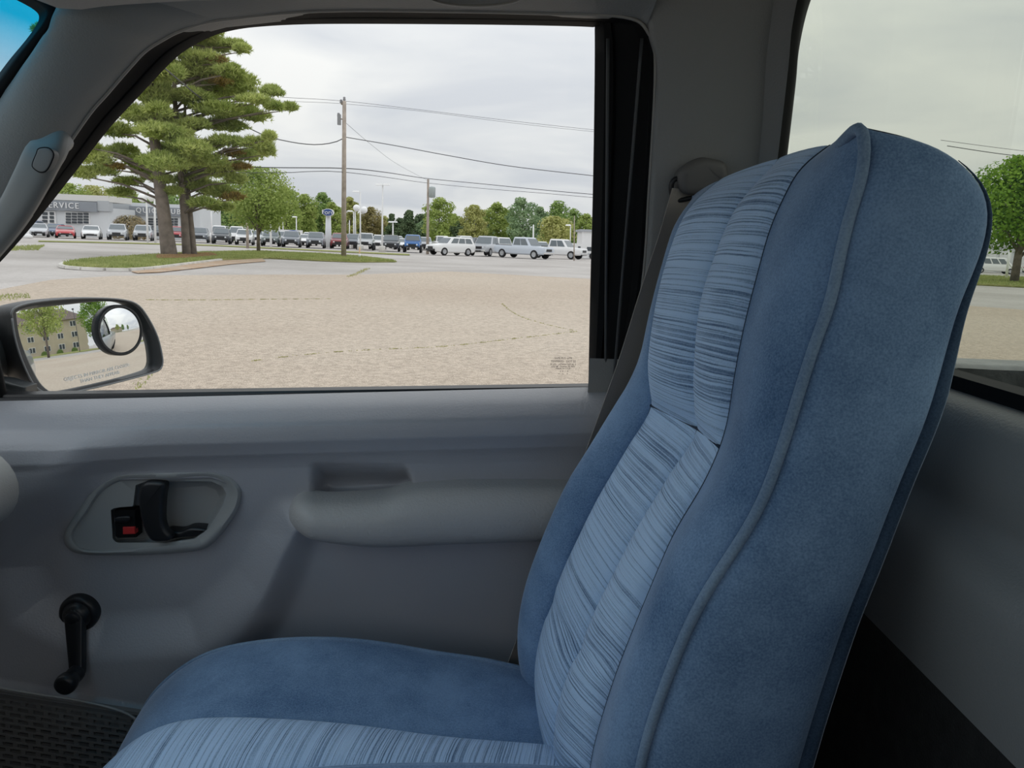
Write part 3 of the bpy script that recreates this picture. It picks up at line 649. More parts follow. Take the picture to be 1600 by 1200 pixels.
# back and top shell, far side
tops = ['pip', 'ns', 'mid', 'fs', 'far']; rows = []; n = len(R0); q = np.linspace(0, 1, n)[:, None]
for k in tops:
    w = np.clip((q-.72)/.28, 0, 1)**1.5; C_ = R0.copy(); C_[:, 1] = cols[k][0]; C_ = C_+(CC[k][-1]-np.array([R0[-1][0], cols[k][0], R0[-1][2]]))*w
    if k == 'far': C_[:, 0] -= .02*(1-w[:, 0])
    rows.append(C_)
rowsA = np.array(rows); fine = []
for j in range(n): fine.append(cr_spline(rowsA[:, j], 14))
back = np.array(fine); back[:, 1:-1, 0] += .012*np.sin(np.linspace(0, math.pi, 12))[None, :]*np.linspace(1, .3, n)[:, None]
MB().grid(back).build('back_shell', M_vel, SEAT)
FR = back[:, -1]; rows = []
for t in np.linspace(0, 1, 8):
    q2 = CC['far']*(1-t)+FR*t; q2 = q2.copy(); q2[:, 1] += .012*math.sin(t*math.pi); rows.append(q2)
MB().grid(np.array(rows)).build('side_panel', M_vel, SEAT)
# corded piping
pp = np.vstack([cr_spline(np.array([PY(1312, 226, .60), PY(1328, 210, .57), PY(1348, 198, .548), CC['pip'][-6]+np.array([0, -.004, 0])]), 12)[:-1], CC['pip'][:-6][::-1]+np.array([-.001, -.004, 0])])
MB().tube(smooth_curve(pp, 2), .0042, 10).build('piping', M_pipe, SEAT)
MB().tube(R0[:-8][::-1]+np.array([.003, .002, 0]), np.interp(np.linspace(0, 1, len(R0)-8), [0, .1, .3, 1], [.0003, .0020, .0075, .0085]), 12).build('piping', velour('navy_piping', (.02, .04, .075), (.06, .10, .16), .8), SEAT)
# cushion
far = [(213, 1290), (206, 1200), (209, 1150), (230, 1098), (270, 1055), (330, 1020), (420, 1003), (520, 1000), (600, 1008), (680, 1022), (760, 1033), (820, 1047), (900, 1062), (1000, 1075)]
bnd = [(140, 1400), (140, 1270), (180, 1198), (215, 1156), (265, 1131), (330, 1122), (440, 1125), (560, 1135), (700, 1155), (860, 1168), (960, 1180), (1100, 1195)]
nbn = [(60, 1520), (50, 1380), (100, 1290), (160, 1250), (250, 1228), (380, 1212), (520, 1208), (640, 1207), (780, 1210), (880, 1216), (980, 1225), (1120, 1240)]
nbt = [(60, 1560), (30, 1420), (90, 1320), (200, 1255), (340, 1222), (480, 1203), (600, 1195), (700, 1193.5), (800, 1195), (880, 1199), (980, 1206), (1120, 1225)]
nbe = [(-60, 1700), (-80, 1560), (-20, 1480), (120, 1430), (300, 1400), (480, 1390), (600, 1388), (700, 1388), (800, 1392), (880, 1400), (980, 1410), (1120, 1425)]
def cc(px, Y, n=70): return smooth_curve(cr_spline(np.array([PY(x, y, Y) for x, y in px]), n), 3)
cF, cB2, cN, cT, cE = cc(far, .955), cc(bnd, .79), cc(nbn, .695), cc(nbt, .66), cc(nbe, .56)
def cpuff(name, A, B, h, m, M=10, pw=.6):
    rows = []; T = np.gradient((A+B)/2, axis=0); w = B-A; nr = np.cross(w, T); nr /= np.linalg.norm(nr, axis=1)[:, None]
    if nr[:, 2].mean() < 0: nr = -nr
    c = (A+B)/2; L = np.r_[0, np.cumsum(np.linalg.norm(np.diff(c, axis=0), axis=1))]
    for k in range(M+1):
        s_ = .5-.5*math.cos(math.pi*k/M); rows.append(A*(1-s_)+B*s_+nr*h*max(0, 1-(2*s_-1)**2)**pw)
    uv = np.array([[k/M*.12, L[i]] for k in range(M+1) for i in range(len(A))]); q = MB(); q.grid(np.array(rows)); return mk(name, q.V, q.F, m, SEAT, uv=uv)
cpuff('cushion_bolster', cF, cB2-np.array([0, 0, .006]), .006, M_vel, 14)
cpuff('cushion_panel', cB2, cN, .010, M_velstr, 12, .5)
cpuff('cushion_bolster', cN, cT, .004, M_vel, 8)
cpuff('cushion_bolster', cT, cE, .02, M_vel, 12)
MB().tube(cF+np.array([0, .002, 0]), .0035, 8).build('piping', M_pipe, SEAT)
fb = cF.copy(); fb[:, 2] = np.minimum(fb[:, 2]-.02, .66); fb[:, 1] += .0
MB().grid(np.array([cF, (cF+fb)/2+np.array([0, .008, 0]), fb])).build('cushion_skirt', M_vel, SEAT)
nb2 = cE.copy(); nb2[:, 2] = .60; MB().grid(np.array([cE, nb2])).build('cushion_skirt', M_vel, SEAT)
b = MB(); b.box((-.36, .58, .44), (.22, .94, .66)); b.build('seat_base', M_black, SEAT, smooth=False)

# ================================================================== SIDE MIRROR (outside the glass)
mc = PY(132, 540, 1.31); dv = (mc-CP)/np.linalg.norm(mc-CP); rv = np.array([math.cos(math.radians(9.5)), math.sin(math.radians(9.5)), .002]); rv /= np.linalg.norm(rv)
mn = rv-dv; mn /= np.linalg.norm(mn)
MR = empty('side_mirror', tuple(mc-np.array([0, 0, .12])), 'black outside rear-view mirror with a round blind-spot mirror stuck on', 'mirror')
def MP(x, y, d=0.0): return PL(x, y, mc+mn*d, mn)
gl_px = [(27, 494), (29, 487), (60, 481), (105, 476), (157, 471), (189, 473), (206, 483), (220, 502), (233, 534), (237, 562), (234, 574), (222, 581), (157, 597), (98, 610), (84, 612), (74, 608), (61, 593), (44, 558), (33, 527)]
ho_px = [(19, 497), (21, 483), (50, 473), (105, 467), (157, 466), (195, 469), (216, 477), (231, 496), (246, 526), (254, 560), (252, 574), (240, 582), (165, 602), (102, 615), (82, 617), (68, 613), (52, 600), (35, 565), (24, 530)]
nG = 96
go = cr_spline(np.array([MP(*p) for p in gl_px]), nG, True); ho = cr_spline(np.array([MP(*p, .010) for p in ho_px]), nG, True)
gc = go.mean(0); Rm = 1.5
def sag(P):
    d = P-gc; return P-mn*(np.sum(d*d, -1)/(2*Rm))[..., None]
rings_ = [sag(gc+(go-gc)*t) for t in np.linspace(.06, 1, 16)]
g = np.array(rings_); g = np.concatenate([g, g[:, :1]], 1); q = MB(); q.grid(g); q.add([sag(gc)]+list(rings_[0]), [(0, i+1, (i+1) % nG+1) for i in range(nG)])
MGL = q.build('mirror_glass', M_mirror, MR)
if sum(np.dot(np.array(p.normal), mn) for p in MGL.data.polygons) < 0: MGL.data.flip_normals()
back_c = gc-mn*.085+np.array([-.015, .0, 0])
rings_ = [sag(go)-mn*.004, sag(go)+mn*.001, (go+ho)/2+mn*.004, ho, ho+(ho-gc)*.02-mn*.012]
for t, d in ((1.03, .03), (1.0, .055), (.86, .085), (.6, .102), (.3, .11)): rings_.append(gc+(ho-gc)*t-mn*d)
g = np.array(rings_); g = np.concatenate([g, g[:, :1]], 1); q = MB(); q.grid(g); q.add(rings_[-1], [tuple(range(nG))])
q.build('housing', M_hous, MR, angle=55)
MB().tube(np.vstack([ho, ho[:1]])+mn*.0, .0016, 6).build('housing_edge', mat('mirror_edge_grey', (.22, .23, .24), .4), MR)
# mounting arm and foot on the door
foot = UW(-30, 560, .03)
P = cr_spline(np.array([gc-mn*.05+np.array([-.04, 0, .0]), (gc-mn*.05+foot)/2+np.array([-.06, .03, .0]), foot+np.array([-.06, .02, 0])]), 14)
MB().tube(P, np.linspace(.062, .05, 14), 16).build('mounting_arm', mat('grey_mirror_paint', (.06, .066, .07), .35), MR)
ft = [UW(x, y, .05) for x, y in [(-60, 588), (4, 595), (20, 600), (40, 605), (40, 622), (-60, 622)]]
V, Fc = outline_slab(ft, (0, .03, 0), .004, 3); MB().add(V, Fc).build('mounting_foot', mat('grey_mirror_paint', (0, 0, 0)), MR, angle=50)
# blind-spot mirror
bc = sag(MP(184, 516)); br = np.linalg.norm(MP(184, 556.5)-MP(184, 475.5))/2*.98
BS = MB().lathe(bc, mn, [(br*1.0, -.002), (br*1.0, .009), (br*.97, .0105), (br*.92, .0105), (br*.90, .008)], 48, False).build('spot_mirror_rim', M_blackg, MR, angle=45)
Rs = .125; pr = [(br*.92*t, .0085+(math.sqrt(Rs*Rs-(br*.92*t)**2)-math.sqrt(Rs*Rs-(br*.92)**2))) for t in np.linspace(1, .02, 16)]
MB().lathe(bc, mn, pr, 48).build('spot_mirror_glass', M_mirror, BS)
tdir = sag(MP(200, 571))-sag(MP(110, 592)); tup = MP(150, 560)-MP(152, 590)
text_mesh('mirror_lettering', 'OBJECTS IN MIRROR ARE CLOSER', sag(MP(155, 583.5))+mn*.0006, tdir, np.cross(mn, tdir), .0085, mat('etched_lettering', (.97, .96, .94), .8), MR, .0001)
text_mesh('mirror_lettering', 'THAN THEY APPEAR', sag(MP(158, 591))+mn*.0006, tdir, np.cross(mn, tdir), .0085, mat('etched_lettering', (0, 0, 0)), MR, .0001)

# ================================================================== TRUCK BED seen through the back glass
TB = empty('truck_bed', (1.6, .25, .5), 'black truck bed rail seen through the back window', 'truck bed')
b = MB(); b.grid([[(x, y, z) for y, z in [(.986, 1.259), (.990, 1.264), (1.0, 1.265), (1.05, 1.265), (1.07, 1.26), (1.125, 1.22)]] for x in np.linspace(.56, 2.7, 14)]); b.build('rail_cap', mat('rail_cap_grey', (.20, .205, .205), .45, bump=(60, .6), noise=(30, .2)), TB)
b = MB(); b.grid([[(x, y+.006*math.sin(x*25), z) for y, z in [(.985, 1.260), (.984, 1.20), (1.0, 1.10), (1.005, .78)]] for x in np.linspace(.56, 2.7, 40)]); b.build('bed_liner', M_rail, TB)
b = MB(); b.grid([[(x, y, z) for y, z in [(1.125, 1.225), (1.165, 1.15), (1.19, 1.0), (1.185, .8), (1.15, .55)]] for x in np.linspace(.56, 2.7, 8)]); b.build('bed_side', M_paint, TB)
b = MB(); b.box((.56, -.65, .75), (2.7, 1.15, .78)); b.build('bed_floor', M_rail, TB, smooth=False)
b = MB(); b.box((2.66, -.66, .75), (2.72, 1.15, 1.23)); b.build('tailgate', M_paint, TB, smooth=False)
b = MB(); b.box((.56, -.68, .55), (2.7, -.58, 1.26)); b.build('bed_side', M_paint, TB, smooth=False)
b = MB(); b.box((.56, -.6, .75), (.60, 1.15, 1.20)); b.build('bed_front', M_rail, TB, smooth=False)
for sx in (2.0,):
    MB().lathe((sx, 1.17, .36), (0, 1, 0), [(.36, -.22), (.37, -.2), (.37, 0), (.33, .02), (.2, .0)], 28).build('wheel', M_tyre, TB)

# ================================================================== GROUND
def groundmat(name, c1, c2, c3, sp=(6.0, 26.0), big=.12):
    m = bpy.data.materials.new(name); m.use_nodes = True; t = m.node_tree; b = t.nodes['Principled BSDF']; L = t.links.new
    b.inputs['Roughness'].default_value = .95; b.inputs['Specular IOR Level'].default_value = .2
    tcn = t.nodes.new('ShaderNodeTexCoord'); mp = t.nodes.new('ShaderNodeMapping'); L(tcn.outputs['Object'], mp.inputs[0])
    a = t.nodes.new('ShaderNodeTexNoise'); a.inputs['Scale'].default_value = big; a.inputs['Detail'].default_value = 5; L(mp.outputs[0], a.inputs['Vector'])
    f = t.nodes.new('ShaderNodeTexNoise'); f.inputs['Scale'].default_value = sp[1]; f.inputs['Detail'].default_value = 3; f.inputs['Roughness'].default_value = .7; L(mp.outputs[0], f.inputs['Vector'])
    g_ = t.nodes.new('ShaderNodeTexNoise'); g_.inputs['Scale'].default_value = sp[0]; g_.inputs['Detail'].default_value = 4; L(mp.outputs[0], g_.inputs['Vector'])
    r1 = t.nodes.new('ShaderNodeValToRGB'); r1.color_ramp.elements[0].position = .35; r1.color_ramp.elements[1].position = .65
    r1.color_ramp.elements[0].color = (*c1, 1); r1.color_ramp.elements[1].color = (*c2, 1); L(a.outputs['Fac'], r1.inputs[0])
    ad = t.nodes.new('ShaderNodeMath'); ad.operation = 'MULTIPLY_ADD'; ad.inputs[1].default_value = .7; L(f.outputs['Fac'], ad.inputs[0])
    g2 = t.nodes.new('ShaderNodeMath'); g2.operation = 'MULTIPLY'; g2.inputs[1].default_value = .3; L(g_.outputs['Fac'], g2.inputs[0]); L(g2.outputs[0], ad.inputs[2])
    r2 = t.nodes.new('ShaderNodeValToRGB'); r2.color_ramp.elements[0].position = .36; r2.color_ramp.elements[1].position = .64
    r2.color_ramp.elements[0].color = (*c3, 1); r2.color_ramp.elements[1].color = (1.12, 1.12, 1.12, 1); L(ad.outputs[0], r2.inputs[0])
    mx = t.nodes.new('ShaderNodeMix'); mx.data_type = 'RGBA'; mx.blend_type = 'MULTIPLY'; mx.inputs[0].default_value = 1.0
    L(r1.outputs[0], mx.inputs[6]); L(r2.outputs[0], mx.inputs[7]); L(mx.outputs[2], b.inputs['Base Color'])
    bp = t.nodes.new('ShaderNodeBump'); bp.inputs['Strength'].default_value = .5; bp.inputs['Distance'].default_value = .02; L(ad.outputs[0], bp.inputs['Height']); L(bp.outputs[0], b.inputs['Normal'])
    MATS[name] = m; return m
M_lot = groundmat('tan_worn_asphalt', (.62, .52, .42), (.69, .595, .49), (.40, .39, .38), (16.0, 70.0))
M_road = groundmat('grey_asphalt', (.42, .39, .365), (.52, .49, .465), (.84, .84, .84), (3, 14), .2)
M_grass = groundmat('grass_soil', (.26, .29, .10), (.36, .35, .15), (.7, .7, .65), (2, 9), .5)
M_litter = groundmat('pine_needle_litter', (.48, .34, .23), (.52, .43, .34), (.75, .72, .7), (4, 16), .8)
M_blade = leafmat('grass_blades', (.25, .31, .10), (.48, .50, .22), .35)
gr = MB(); gr.add([(-500, -300, -.02), (500, -300, -.02), (500, 520, -.02), (-500, 520, -.02)], [(0, 1, 2, 3)]); gr.build('ground_asphalt', M_road, smooth=False)['kind'] = 'structure'
def patch(name, px, m, z=.0, th=.02, extra=None, parent=None, kind='structure'):
    P = [tuple(G(x, y)[:2]) for x, y in px]+(extra or []); n = len(P)
    return MB().hull([(x, y, z-th) for x, y in P], [(x, y, z) for x, y in P]).build(name, m, parent, smooth=False)
near = [(-420, 500), (0, 452), (80, 437), (180, 431), (280, 430), (420, 429), (560, 429), (700, 424), (930, 436), (1100, 449), (1300, 462), (1600, 484)]
P = [tuple(G(x, y)[:2]) for x, y in near]
lot = [(-30, -18)]+[(-30, P[0][1])]+P+[(46, P[-1][1]), (46, -18)]
MB().hull([(x, y, -.03) for x, y in lot], [(x, y, .0) for x, y in lot]).build('parking_lot', M_lot, smooth=False)['kind'] = 'structure'
# ---- blades helper
def blades(name, poly, n, h, m, parent=None, z=0.0, w=.035):
    P = np.array(poly)[:, :2]; lo_, hi_ = P.min(0), P.max(0); q = RNG.uniform(lo_, hi_, (n, 2))
    ins = sdf(P, q[:, 0], q[:, 1]) < 0; q = q[ins]; k = len(q); a = RNG.uniform(0, 2*math.pi, k); hh_ = h*RNG.uniform(.5, 1.2, k)
    dx = np.stack([np.cos(a)*w, np.sin(a)*w], 1); ln = RNG.normal(0, h*.4, (k, 2))
    V = np.zeros((k, 3, 3)); V[:, 0, :2] = q-dx; V[:, 1, :2] = q+dx; V[:, 2, :2] = q+ln; V[:, :2, 2] = z; V[:, 2, 2] = z+hh_
    return mk(name, V.reshape(-1, 3), np.arange(k*3).reshape(-1, 3).tolist(), m, parent, smooth=False)
# ---- traffic island
isl = [(96, 416), (112, 411), (150, 407), (200, 403.5), (260, 399), (320, 396), (400, 394), (500, 398), (560, 402), (620, 409.5), (560, 410), (500, 408), (420, 404), (345, 406.5), (290, 413), (240, 419.5), (190, 422), (130, 420), (104, 418.5)]
IS = empty('grass_island', tuple(G(250, 410)), kind='structure'); IS['label'] = 'long curbed grass island under the pines'
ip = [G(x, y) for x, y in isl]
MB().hull([(p[0], p[1], 0) for p in ip], [(p[0], p[1], .07) for p in ip]).build('grass_bed', M_grass, IS, smooth=False)
bl = blades('grass_blades', ip, 60000, .11, M_blade, IS, .07, .03); bl['kind'] = 'stuff'
cpx = [(345, 407), (290, 414), (240, 420.5), (190, 423.5), (130, 421.5), (104, 419.5), (95, 416), (112, 410.5), (150, 406.5)]
cp_ = cr_spline(np.array([G(x, y) for x, y in cpx]), 30)
for i in range(29):       # curb stones
    A, B = cp_[i]*.97+cp_[i+1]*.03, cp_[i]*.03+cp_[i+1]*.97; t = B-A; nn_ = np.array([-t[1], t[0], 0]); nn_ = nn_/np.linalg.norm(nn_)*.09
    MB().hull([A-nn_, B-nn_, B+nn_, A+nn_], [A-nn_*.8+(0, 0, .09), B-nn_*.8+(0, 0, .09), B+nn_*.8+(0, 0, .09), A+nn_*.8+(0, 0, .09)]).build('curb_stone', M_conc, IS, smooth=False)
patch('needle_litter', [(410, 404.5), (345, 407.5), (290, 414.5), (238, 421.5), (205, 424.5), (215, 427), (250, 425.5), (310, 419), (360, 413), (415, 408.5)], M_litter, .02)['kind'] = 'structure'
blades('needle_mat', [G(x, y) for x, y in [(245, 403), (330, 399), (340, 403), (290, 408), (245, 409)]], 5000, .05, leafmat('brown_needles', (.35, .2, .1), (.5, .35, .22)), IS, .15)['kind'] = 'stuff'
# ---- verge along the car lot
vg = [(60, 376.5), (200, 379.5), (330, 383), (450, 388.5), (540, 393), (640, 397.5), (640, 399.2), (540, 394.6), (450, 390), (330, 384.3), (200, 380.8), (60, 377.8)]
vg = [G(x, y) for x, y in vg]; V_ = MB().hull([(p[0], p[1], 0) for p in vg], [(p[0], p[1], .05) for p in vg]).build('grass_verge', M_grass, smooth=False); V_['kind'] = 'structure'
tf = blades('weed_tufts', [G(x, y) for x, y in [(2, 462), (44, 459), (48, 466), (-10, 472)]], 320, .05, M_blade, None, 0, .012); tag(tf, 'grass tuft growing in the lot beside the mirror top', 'grass', kind='stuff')
tf = blades('weed_tufts', [G(x, y) for x, y in [(10, 386), (70, 384), (60, 391), (10, 392)]], 2500, .15, M_blade, None, 0, .03); tag(tf, 'grass patch at the left end of the road', 'grass', kind='stuff')
tf = blades('weed_tufts', [G(x, y) for x, y in [(205, 600), (225, 588), (238, 586), (228, 600), (215, 612)]], 90, .03, M_blade, None, 0, .008); tag(tf, 'small weed tuft below the mirror tip', 'grass', kind='stuff')
# cracks with weeds
def crack(px, n, w, h, label):
    Pc = cr_spline(np.array([G(x, y) for x, y in px]), 60); fi = RNG.uniform(0, 58.99, n); fi = fi+1.2*np.sin(fi*1.7); fi = np.clip(fi, 0, 58.99); i0 = fi.astype(int); fr_ = (fi-i0)[:, None]; q = Pc[i0]*(1-fr_)+Pc[i0+1]*fr_+np.c_[RNG.normal(0, w, (n, 2)), np.zeros(n)]
    a = RNG.uniform(0, 6.28, n); V = np.zeros((n, 3, 3)); dx = np.c_[np.cos(a), np.sin(a)]*.012
    V[:, 0, :2] = q[:, :2]-dx; V[:, 1, :2] = q[:, :2]+dx; V[:, 2, :2] = q[:, :2]+RNG.normal(0, .01, (n, 2)); V[:, 2, 2] = RNG.uniform(.2, .6, n)*h; V[:, :2, 2] = .001
    o = mk('crack_weeds', V.reshape(-1, 3), np.arange(n*3).reshape(-1, 3).tolist(), MATS.get('crack_weed_leaves') or leafmat('crack_weed_leaves', (.36, .36, .16), (.55, .52, .28), .3), None, smooth=False); tag(o, label, 'weeds', kind='stuff')
crack([(380, 566), (460, 556), (540, 549), (620, 545), (700, 541), (790, 531), (850, 524), (902, 518)], 520, .012, .025, 'line of weeds in the long crack across the lot')
crack([(902, 518), (870, 511), (838, 503), (812, 494), (795, 484), (784, 474)], 260, .012, .03, 'line of weeds in the bent crack by the window edge')
crack([(225, 468.5), (300, 469), (400, 468), (520, 467)], 700, .02, .03, 'faint weed line in the crack beside the mirror')
crack([(545, 433), (560, 427), (575, 420)], 240, .05, .16, 'yellowish weeds at the seam of the grey paving')

# ================================================================== TREES
def quads(C, Nn, size, asp=.7):
    k = len(C); a = RNG.normal(0, 1, (k, 3)); a -= Nn*np.sum(a*Nn, 1)[:, None]; a /= np.linalg.norm(a, axis=1)[:, None]+1e-9; b_ = np.cross(Nn, a)
    s_ = (size*RNG.uniform(.6, 1.3, k))[:, None]
    V = np.stack([C-a*s_*.5, C+b_*s_*asp*.5, C+a*s_*.5, C-b_*s_*asp*.5], 1)
    return V.reshape(-1, 3)
def foliage(name, C, Nn, size, m, parent):
    V = quads(C, Nn, size); return mk(name, V, np.arange(len(V)).reshape(-1, 4).tolist(), m, parent, smooth=False)
def sph(n):
    v = RNG.normal(0, 1, (n, 3)); return v/np.linalg.norm(v, axis=1)[:, None]
def tree(label, base, h, rad, m, n=2600, size=.42, trunk=.16, low=.22, lumps=16, name='broadleaf_tree', group=None, bark=None, cone=False):
    base = np.array([base[0], base[1], 0.0]); T = empty(name, tuple(base), label, 'tree', group)
    tk = MB(); tk.tube([base, base+(0, 0, h*.25), base+(RNG.normal(0, .02)*h, RNG.normal(0, .02)*h, h*.6), base+(0, 0, h*.85)], [trunk, trunk*.8, trunk*.5, trunk*.15], 8)
    cz0 = h*low; Cs = []; Ns = []
    for i in range(lumps):
        u_ = (i+.5)/lumps; z = cz0+(h-cz0)*(.1+.85*u_); prof_ = (1-u_)*1.0 if cone else math.sqrt(max(.05, 1-(2*u_-.9)**2/1.25))
        a = i*2.4+RNG.normal(0, .3); d = rad*prof_*RNG.uniform(.25, .72); c_ = np.array([d*math.cos(a), d*math.sin(a), z]); lr = rad*RNG.uniform(.34, .52)*(.55+.5*prof_)
        k = n//lumps; v = sph(k); rr_ = lr*RNG.uniform(.55, 1.08, k)[:, None]; p = c_+v*rr_*np.array([1, 1, .72]); p[:, 2] = np.minimum(p[:, 2], h)
        Cs.append(p); nv = v+RNG.normal(0, .55, (k, 3))+np.array([0, 0, .35]); Ns.append(nv/np.linalg.norm(nv, axis=1)[:, None])
        if i % 2 == 0: tk.tube([base+(0, 0, max(h*.15, z*.55)), base+c_*np.array([.5, .5, .9]), base+c_], [trunk*.4, trunk*.25, trunk*.08], 5)
    tk.build('trunk', bark or M_bark, T); foliage('foliage', base+np.vstack(Cs), np.vstack(Ns), size, m, T); return T
LF_a = leafmat('spring_green_leaves', (0.22, 0.31, 0.07), (0.5, 0.58, 0.2))
LF_b = leafmat('mid_green_leaves', (0.15, 0.25, 0.07), (0.38, 0.5, 0.18))
LF_c = leafmat('yellow_green_leaves', (0.34, 0.37, 0.11), (0.62, 0.61, 0.27))
LF_d = leafmat('dark_evergreen_needles', (0.07, 0.11, 0.06), (0.19, 0.25, 0.13), .15)
LF_e = leafmat('bluish_green_leaves', (0.18, 0.28, 0.15), (0.4, 0.52, 0.29))
LF_br = leafmat('brownish_hedge_leaves', (0.22, 0.19, 0.1), (0.42, 0.33, 0.2), .2)
LF_bud = leafmat('budding_tan_leaves', (.26, .23, .10), (.46, .40, .2), .3)
LF_maple = leafmat('maple_leaves', (0.1, 0.22, 0.025), (0.34, 0.52, 0.09))
LF_pine = leafmat('pine_needles', (.23, .32, .07), (.72, .77, .30), .42)
LF_pineb = leafmat('browning_needles', (.22, .17, .05), (.46, .34, .12), .3)
def far_tree(px, top, wpx, Y, m, label, low=.2, cone=False, base=None, **k):
    p = PY(px, top, Y); w = wpx/2*np.linalg.norm(PY(px, top, Y)-CP)/F*.98
    return tree(label, p, p[2], w, m, low=low, cone=cone, group='trees behind the car lot', **{'n': 4500, 'size': .40, **k})
far_tree(60, 300, 60, 150, LF_c, 'pale spring tree over the left end of the service building')
far_tree(108, 287, 64, 150, LF_a, 'bright green tree behind the letters of the service sign')
far_tree(150, 291, 70, 158, LF_c, 'yellow-green tree right of the service roof corner')
far_tree(196, 296, 60, 150, LF_a, 'green tree above the brown hedge')
far_tree(262, 300, 70, 155, LF_b, 'green tree seen between the pine trunks')
far_tree(326, 308, 62, 140, LF_a, 'leafy green tree right of the twin trunks', low=.05)
far_tree(356, 318, 50, 120, LF_b, 'low leafy tree behind the dark sport utility', low=.03)
far_tree(398, 300, 64, 150, LF_b, 'green tree behind the young island tree')
far_tree(446, 290, 56, 140, LF_a, 'tall bright tree right of the young island tree', low=.1)
far_tree(478, 304, 50, 150, LF_a, 'green tree left of the oval sign', low=.1)
far_tree(505, 300, 42, 165, LF_b, 'tall dark green tree directly over the oval sign', low=.05)
far_tree(521, 316, 40, 140, LF_a, 'round bright tree between oval sign and tall utility pole', low=.05)
far_tree(547, 307, 36, 160, LF_c, 'thin yellowish tree just right of the tall utility pole', low=.1)
far_tree(580, 324, 50, 165, LF_bud, 'tan budding tree between the two globe lamps and flagpole', low=.05)
far_tree(612, 333, 30, 150, LF_d, 'narrow dark conifer right of the thin flagpole', low=.03, cone=True)
far_tree(640, 328, 44, 150, LF_d, 'broad dark conifer above the blue car', low=.03, cone=True)
far_tree(687, 309, 58, 140, LF_a, 'rounded green tree at the pole with the transformer', low=.05)
far_tree(742, 321, 52, 140, LF_c, 'yellow-green tree above the white three-quarter car', low=.05)
far_tree(778, 316, 46, 145, LF_a, 'green tree above the silver front-facing pickup', low=.05)
far_tree(818, 309, 60, 140, LF_e, 'tallest bluish tree above the pale blue pickup', low=.05)
far_tree(872, 314, 58, 145, LF_b, 'full green tree near the right window edge', low=.05)
far_tree(872, 339, 66, 120, LF_c, 'low yellow-green tree in front of the full green one', low=.02)
far_tree(918, 334, 40, 150, LF_a, 'green tree by the white trailer at the window edge', low=.05)
far_tree(722, 344, 40, 150, LF_d, 'small dark tree in the gap above the dark pickup', low=.03)
far_tree(665, 345, 40, 155, LF_e, 'small bluish tree behind the transformer pole', low=.03)
far_tree(450, 338, 60, 160, LF_d, 'dark low tree behind the short white lamp posts', low=.03)
far_tree(1500, 262, 70, 75, LF_b, 'green treetop peeking over the seat shoulder', low=.2, n=4000, size=.3)
for px_, tp_, w_, Y_, m_, lab_ in [(600, 338, 40, 170, LF_c, 'pale tree behind the tall light mast'), (560, 335, 40, 170, LF_b, 'green tree behind the bright street lamp head'), (708, 334, 40, 160, LF_a, 'green tree between the transformer pole and yellow-green tree'), (760, 330, 40, 165, LF_e, 'bluish tree filling the gap over the silver pickup'), (798, 328, 40, 165, LF_b, 'green tree filling the gap left of the tallest tree'), (845, 322, 40, 160, LF_e, 'bluish tree right of the tallest tree'), (898, 326, 40, 165, LF_b, 'green tree left of the window edge tree'), (660, 334, 34, 165, LF_d, 'dark conifer left of the transformer pole'), (626, 341, 34, 165, LF_d, 'dark conifer between the two other conifers'), (425, 305, 50, 165, LF_a, 'bright tree behind the white post of the lot'), (370, 300, 60, 170, LF_c, 'pale tree right of the pine crown'), (470, 325, 50, 165, LF_b, 'green tree behind the white box van'), (495, 322, 44, 170, LF_c, 'yellowish tree left behind the oval sign'), (232, 305, 50, 165, LF_c, 'pale tree left of the thick pine trunk'), (130, 300, 60, 175, LF_a, 'bright tree peeking between the service roof trees')]:
    far_tree(px_, tp_, w_, Y_, m_, lab_, low=.03)
# young tree on the island
b_ = G(404, 395); tree('slender young broadleaf tree on the island between the poles', b_, PY(404, 262, b_[1])[2], 62*b_[1]/F, LF_a, n=11000, size=.17, trunk=.14, low=.28, lumps=26, name='young_tree')
# maple seen through the back window
b_ = G(1584, 443); tree('round green maple on the grass seen through the back window', b_, PY(1584, 243, b_[1])[2], 75*np.linalg.norm(b_)/F, LF_maple, n=16000, size=.26, trunk=.3, low=.27, lumps=28, name='maple_tree')
# brown hedge in front of the quick lube
h0 = PY(202, 336, 92); HB = empty('clipped_hedge', (h0[0], 92, 0), 'brownish clipped round hedge in front of the dealership wall', 'hedge')
v = sph(3500); v[:, 2] = abs(v[:, 2]); p = np.array([h0[0], 92, 0])+np.sign(v)*abs(v)**.75*np.array([2.15, 1.4, h0[2]])*RNG.uniform(.85, 1.03, (3500, 1)); foliage('foliage', p, v, .22, LF_br, HB)
MB().tube([(h0[0], 92, 0), (h0[0], 92, 1.2)], .12, 6).build('trunk', M_bark, HB)
